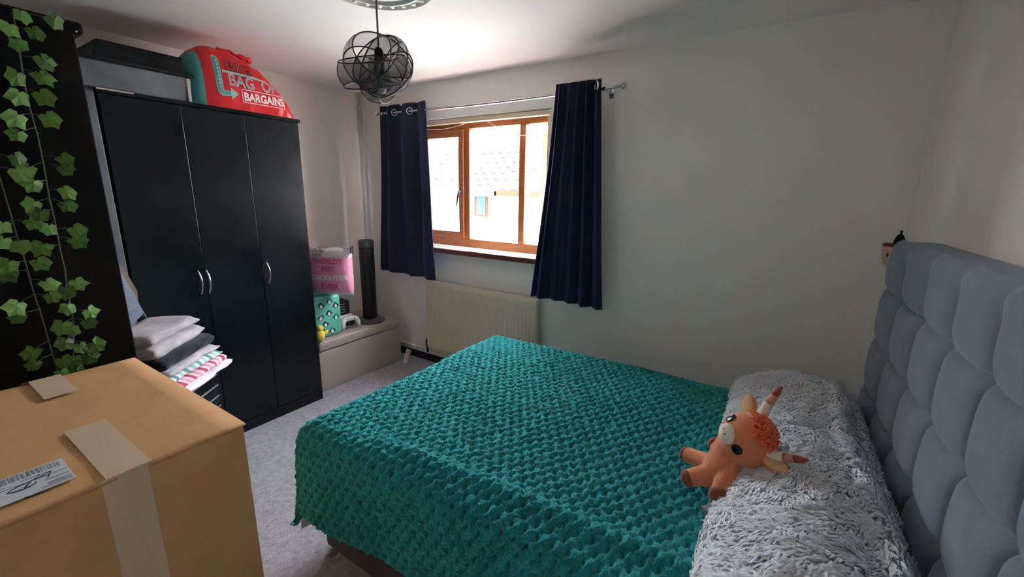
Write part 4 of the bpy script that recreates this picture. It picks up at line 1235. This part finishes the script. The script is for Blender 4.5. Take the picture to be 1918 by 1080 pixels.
# pile: short curved locks lying along a swirling nap
def fur(P, Nn, count, seed):
    rg = np.random.RandomState(seed)
    ii = rg.randint(2, P.shape[0] - 2, count)
    jj = rg.randint(2, P.shape[1] - 2, count)
    p, n = P[ii, jj] - Nn[ii, jj] * 0.001, Nn[ii, jj]
    an = np.pi * 1.15 + 2.6 * vnoise(p[:, 0] * 26, p[:, 1] * 26) + 1.6 * vnoise(p[:, 0] * 60 + 9, p[:, 1] * 60) + rg.randn(count) * 0.25
    d = np.stack([np.cos(an), np.sin(an), np.zeros(count)], -1)
    d = d - n * (d * n).sum(-1, keepdims=True)
    d /= np.maximum(1e-6, np.linalg.norm(d, axis=-1, keepdims=True))
    sd = np.cross(n, d)
    ln = (0.016 + 0.018 * rg.rand(count))[:, None]
    wd = (0.0024 + 0.0020 * rg.rand(count))[:, None]
    lf = (0.45 + 0.35 * rg.rand(count))[:, None]
    c0, c1, c2 = p, p + d * ln * 0.45 + n * ln * lf * 0.62, p + d * ln + n * ln * lf * 0.55
    V = np.stack([c0 - sd * wd, c0 + sd * wd, c1 - sd * wd * 0.9, c1 + sd * wd * 0.9, c1 + n * 0.0012, c2], 1)
    b = (np.arange(count) * 6)[:, None]
    tri = np.concatenate([b + np.array([[0, 1, 4]]), b + np.array([[0, 4, 2]]), b + np.array([[1, 3, 4]]), b + np.array([[2, 4, 5]]), b + np.array([[4, 3, 5]])], 0)
    me = bpy.data.meshes.new('fur_pile')
    me.vertices.add(count * 6)
    me.vertices.foreach_set('co', V.reshape(-1).astype(np.float32))
    me.loops.add(tri.size)
    me.polygons.add(len(tri))
    me.loops.foreach_set('vertex_index', tri.reshape(-1).astype(np.int32))
    me.polygons.foreach_set('loop_start', np.arange(0, tri.size, 3, dtype=np.int32))
    me.update(calc_edges=True)
    o = link_mesh('fur_pile', me, 'fleece', TH_)
    o['kind'] = 'stuff'
fur(P, Nn, 42000, 4)

# ------------------------------------------------------------------ cow soft toy
MT['plush'] = mat('tan_plush', '#d6825a', 0.85, sheen=0.4, bump=0.3, bscale=300, spec=0.2)
MT['plush_dark'] = mat('brown_plush', '#8a452f', 0.85, sheen=0.3)
MT['plush_cream'] = mat('cream_plush', '#e9dccb', 0.8)
MT['ear_in'] = mat('ear_lining', '#d9a878', 0.85)
MT['eye'] = mat('black_eye', '#141216', 0.25)
MT['painted_glint'] = mat('eye_glint', '#d8d8de', 0.3)  # pale disc colour for a highlight painted onto the button eyes
MT['hair'] = mat('orange_hair', '#f0662a', 0.7, sheen=0.3)
vr = Vector((1, 0, 0)); vu = Vector((0, 0.48, 0.877)); vt = Vector((0, -0.877, 0.48))
def W3(a, b, c): return vr * a + vu * b + vt * c
fT = W3(-0.58, 0.10, 0.81).normalized()
sT = W3(-0.31, 0.89, -0.33); sT = (sT - fT * sT.dot(fT)).normalized()
uT = -(fT.cross(sT)).normalized()
if uT.x < 0: uT = -uT
HC = Vector((0.006, 1.310, 0.802)); HR_ = 0.079
TOY = thing('cow_soft_toy', (-0.03, 1.28, 0.63), 'brown cow soft toy with orange hair and horns lying against the throw', 'soft toy')
def capsule(bm, p0, p1, r0, r1, n=8):
    p0, p1 = Vector(p0), Vector(p1)
    for i in range(n + 1):
        t_ = i / n
        r_ = r0 + (r1 - r0) * t_
        ellipsoid(bm, p0.lerp(p1, t_), (r_, r_, r_), u=14, v=10)
BC = HC - uT * 0.085 - fT * 0.02
BC = Vector((-0.045, 1.275, 0.700))
bm = bmesh.new()
frm = Matrix((sT, fT, uT)).transposed()
ellipsoid(bm, HC, (HR_ * 1.02, HR_ * 0.96, HR_ * 0.98), frm, 28, 20)
capsule(bm, BC, HC - uT * 0.05, 0.056, 0.045)
FT1, FT2 = Vector((-0.150, 1.345, 0.668)), Vector((-0.124, 1.232, 0.668))
AR1, AR2 = Vector((-0.044, 1.190, 0.680)), Vector((-0.075, 1.370, 0.715))
capsule(bm, BC + Vector((-0.02, 0.02, -0.01)), FT1, 0.034, 0.026)
capsule(bm, BC + Vector((-0.02, -0.02, -0.01)), FT2, 0.034, 0.026)
capsule(bm, BC + Vector((0.02, -0.02, 0.02)), AR1, 0.030, 0.024)
capsule(bm, BC + Vector((0.02, 0.03, 0.02)), AR2, 0.028, 0.022)
body = from_bm('body', bm, 'plush', TOY, True)
rm = body.modifiers.new('remesh', 'REMESH'); rm.mode = 'VOXEL'; rm.voxel_size = 0.004; rm.use_smooth_shade = True
sm = body.modifiers.new('smooth', 'SMOOTH'); sm.iterations = 8; sm.factor = 0.6
for p, q in ((FT1, BC), (FT2, BC), (AR1, BC), (AR2, BC)):
    d = (p - q).normalized()
    bm = bmesh.new()
    ellipsoid(bm, p + d * 0.010, (0.0262, 0.0262, 0.020), d.to_track_quat('Z', 'Y').to_matrix(), 16, 12)
    from_bm('hoof', bm, 'plush_dark', TOY, True)
mz = HC + (fT * 0.96 - uT * 0.22).normalized() * HR_ * 0.90
bm = bmesh.new()
ellipsoid(bm, mz, (0.031, 0.020, 0.026), frm, 20, 14)
mo = from_bm('muzzle', bm, 'plush_cream', TOY, True)
for s_ in (-1, 1):
    bm = bmesh.new()
    ellipsoid(bm, mz + fT * 0.0215 + sT * 0.008 * s_ + uT * 0.004, (0.003, 0.0015, 0.002), frm, 8, 6)
    from_bm('nostril', bm, 'plush_dark', mo, True)
    ed = (fT * 0.80 + sT * 0.60 * s_ - uT * 0.02).normalized()
    ep = HC + ed * HR_ * 0.985
    bm = bmesh.new()
    ellipsoid(bm, ep, (0.0155, 0.0155, 0.0035), ed.to_track_quat('Z', 'Y').to_matrix(), 18, 10)
    eo = from_bm('eye', bm, 'eye', TOY, True)
    bm = bmesh.new()
    ellipsoid(bm, ep + ed * 0.003 + uT * 0.005 + sT * 0.004, (0.004, 0.004, 0.0012), ed.to_track_quat('Z', 'Y').to_matrix(), 10, 6)
    from_bm('eye_glint', bm, 'painted_glint', eo, True)
    # horns
    hb = HC + (uT * 0.72 + sT * 0.70 * s_).normalized() * HR_ * 0.93
    pts, rad = [], []
    for i in range(9):
        t_ = i / 8
        pts.append(hb + (sT * s_ * 0.75 + uT * 0.55).normalized() * 0.082 * t_ + uT * 0.030 * t_ * t_ + Vector((0, 0, 0.010 if s_ > 0 else 0.042)) * t_)
        rad.append(0.0155 * (1 - 0.55 * t_ ** 1.5) if i < 8 else 0.003)
    tube('horn_base', [tuple(p) for p in pts[:5]], rad[:5], 'plush_cream', TOY, 14)
    MT.setdefault('horn_mid', mat('horn_pink', '#cf8f84', 0.8))
    MT.setdefault('horn_tip', mat('horn_red', '#b04a45', 0.8))
    tube('horn_middle', [tuple(p) for p in pts[4:7]], rad[4:7], 'horn_mid', TOY, 14)
    tube('horn_tip', [tuple(p) for p in pts[6:]], rad[6:], 'horn_tip', TOY, 14)
    # ears
    eb = HC + (uT * 0.28 + sT * 0.96 * s_ - fT * 0.05).normalized() * HR_ * 0.95
    ed2 = (sT * s_ * 0.93 - fT * 0.10 + uT * 0.05).normalized() if s_ > 0 else (-sT * 0.70 + uT * 0.30 + Vector((0.25, -0.25, 0.32))).normalized()
    nr_ = fT
    if s_ < 0:
        eb = HC + W3(0.66, -0.42, 0.62).normalized() * HR_ * 0.97 + Vector((0, -0.004, -0.004))
        ed2 = W3(0.84, -0.32, 0.45).normalized()
        nr_ = W3(-0.1, 0.45, 0.90)
    fr2 = Matrix((ed2, (nr_ - ed2 * nr_.dot(ed2)).normalized(), ed2.cross((nr_ - ed2 * nr_.dot(ed2)).normalized()))).transposed()
    bm = bmesh.new()
    ellipsoid(bm, eb + ed2 * 0.028, (0.040, 0.009, 0.024), fr2, 18, 12)
    er = from_bm('ear', bm, 'plush', TOY, True)
    bm = bmesh.new()
    ellipsoid(bm, eb + ed2 * 0.029 + fr2 @ Vector((0, 0.006, 0)), (0.034, 0.006, 0.019), fr2, 18, 12)
    from_bm('ear_lining', bm, 'ear_in', er, True)
# hair: many short tapering locks
rh = random.Random(9)
hv, hf = [], []
for k in range(220):
    th_, rr_ = rh.uniform(0, 2 * math.pi), 0.56 * math.sqrt(rh.random())
    base = (uT * 0.95 + fT * 0.16).normalized()
    d = (base + sT * rr_ * math.cos(th_) + (uT - fT).normalized() * rr_ * math.sin(th_)).normalized()
    p = HC + d * HR_ * 0.95
    flow = (fT * 0.7 - uT * 0.2 + sT * rh.uniform(-0.7, 0.7)).normalized()
    ln = rh.uniform(0.018, 0.034)
    pts = [p, p + d * ln * 0.5 + flow * ln * 0.25, p + d * ln * 0.55 + flow * ln * 0.95]
    v_, f_ = tube_data(pts, [0.0042, 0.0034, 0.0006], 5, True)
    o_ = len(hv)
    hv += v_
    hf += [tuple(i + o_ for i in f) for f in f_]
hr = pyd('hair', hv, hf, 'hair', TOY, True)
hr['kind'] = 'stuff'

# ------------------------------------------------------------------ trinket on a corner shelf behind the headboard
MT['trinket'] = mat('cream_pink_ceramic', '#c9b09c', 0.6)
MT['redrim'] = mat('dark_red_rim', '#6a1a1c', 0.6)
SH = thing('corner_shelf', (0.45, 2.40, 1.21), 'small white shelf in the corner behind the headboard', 'shelf')
box('board', (0.405, 2.33, 1.208), (XR, 2.50, 1.222), 'sill', SH, bev=0.002)
box('bracket', (0.47, 2.40, 1.14), (XR, 2.42, 1.208), 'sill', SH)
TK = thing('trinket', (0.435, 2.40, 1.222), 'tiny cream trinket pot with red rim and dark pointed top', 'ornament')
lathe('pot', (0.428, 2.40, 1.2225), [(0.020, 0.0), (0.034, 0.02), (0.040, 0.06), (0.038, 0.082)], 'trinket', TK, 18)
lathe('rim', (0.428, 2.40, 1.304), [(0.039, 0.0), (0.042, 0.004), (0.036, 0.012)], 'redrim', TK, 18)
lathe('pointed_top', (0.440, 2.395, 1.316), [(0.019, 0.0), (0.020, 0.012), (0.012, 0.035), (0.004, 0.042), (0.004, 0.050), (0.006, 0.054), (0.001, 0.058)], 'blackmatt', TK, 16)
dk = math.atan2(-2.4, -0.43)
bm = bmesh.new()
ellipsoid(bm, (0.428 + 0.039 * math.cos(dk - 0.4), 2.40 + 0.039 * math.sin(dk - 0.5), 1.27), (0.004, 0.004, 0.011), u=10, v=8)
from_bm('dark_spot', bm, 'blackmatt', TK, True)
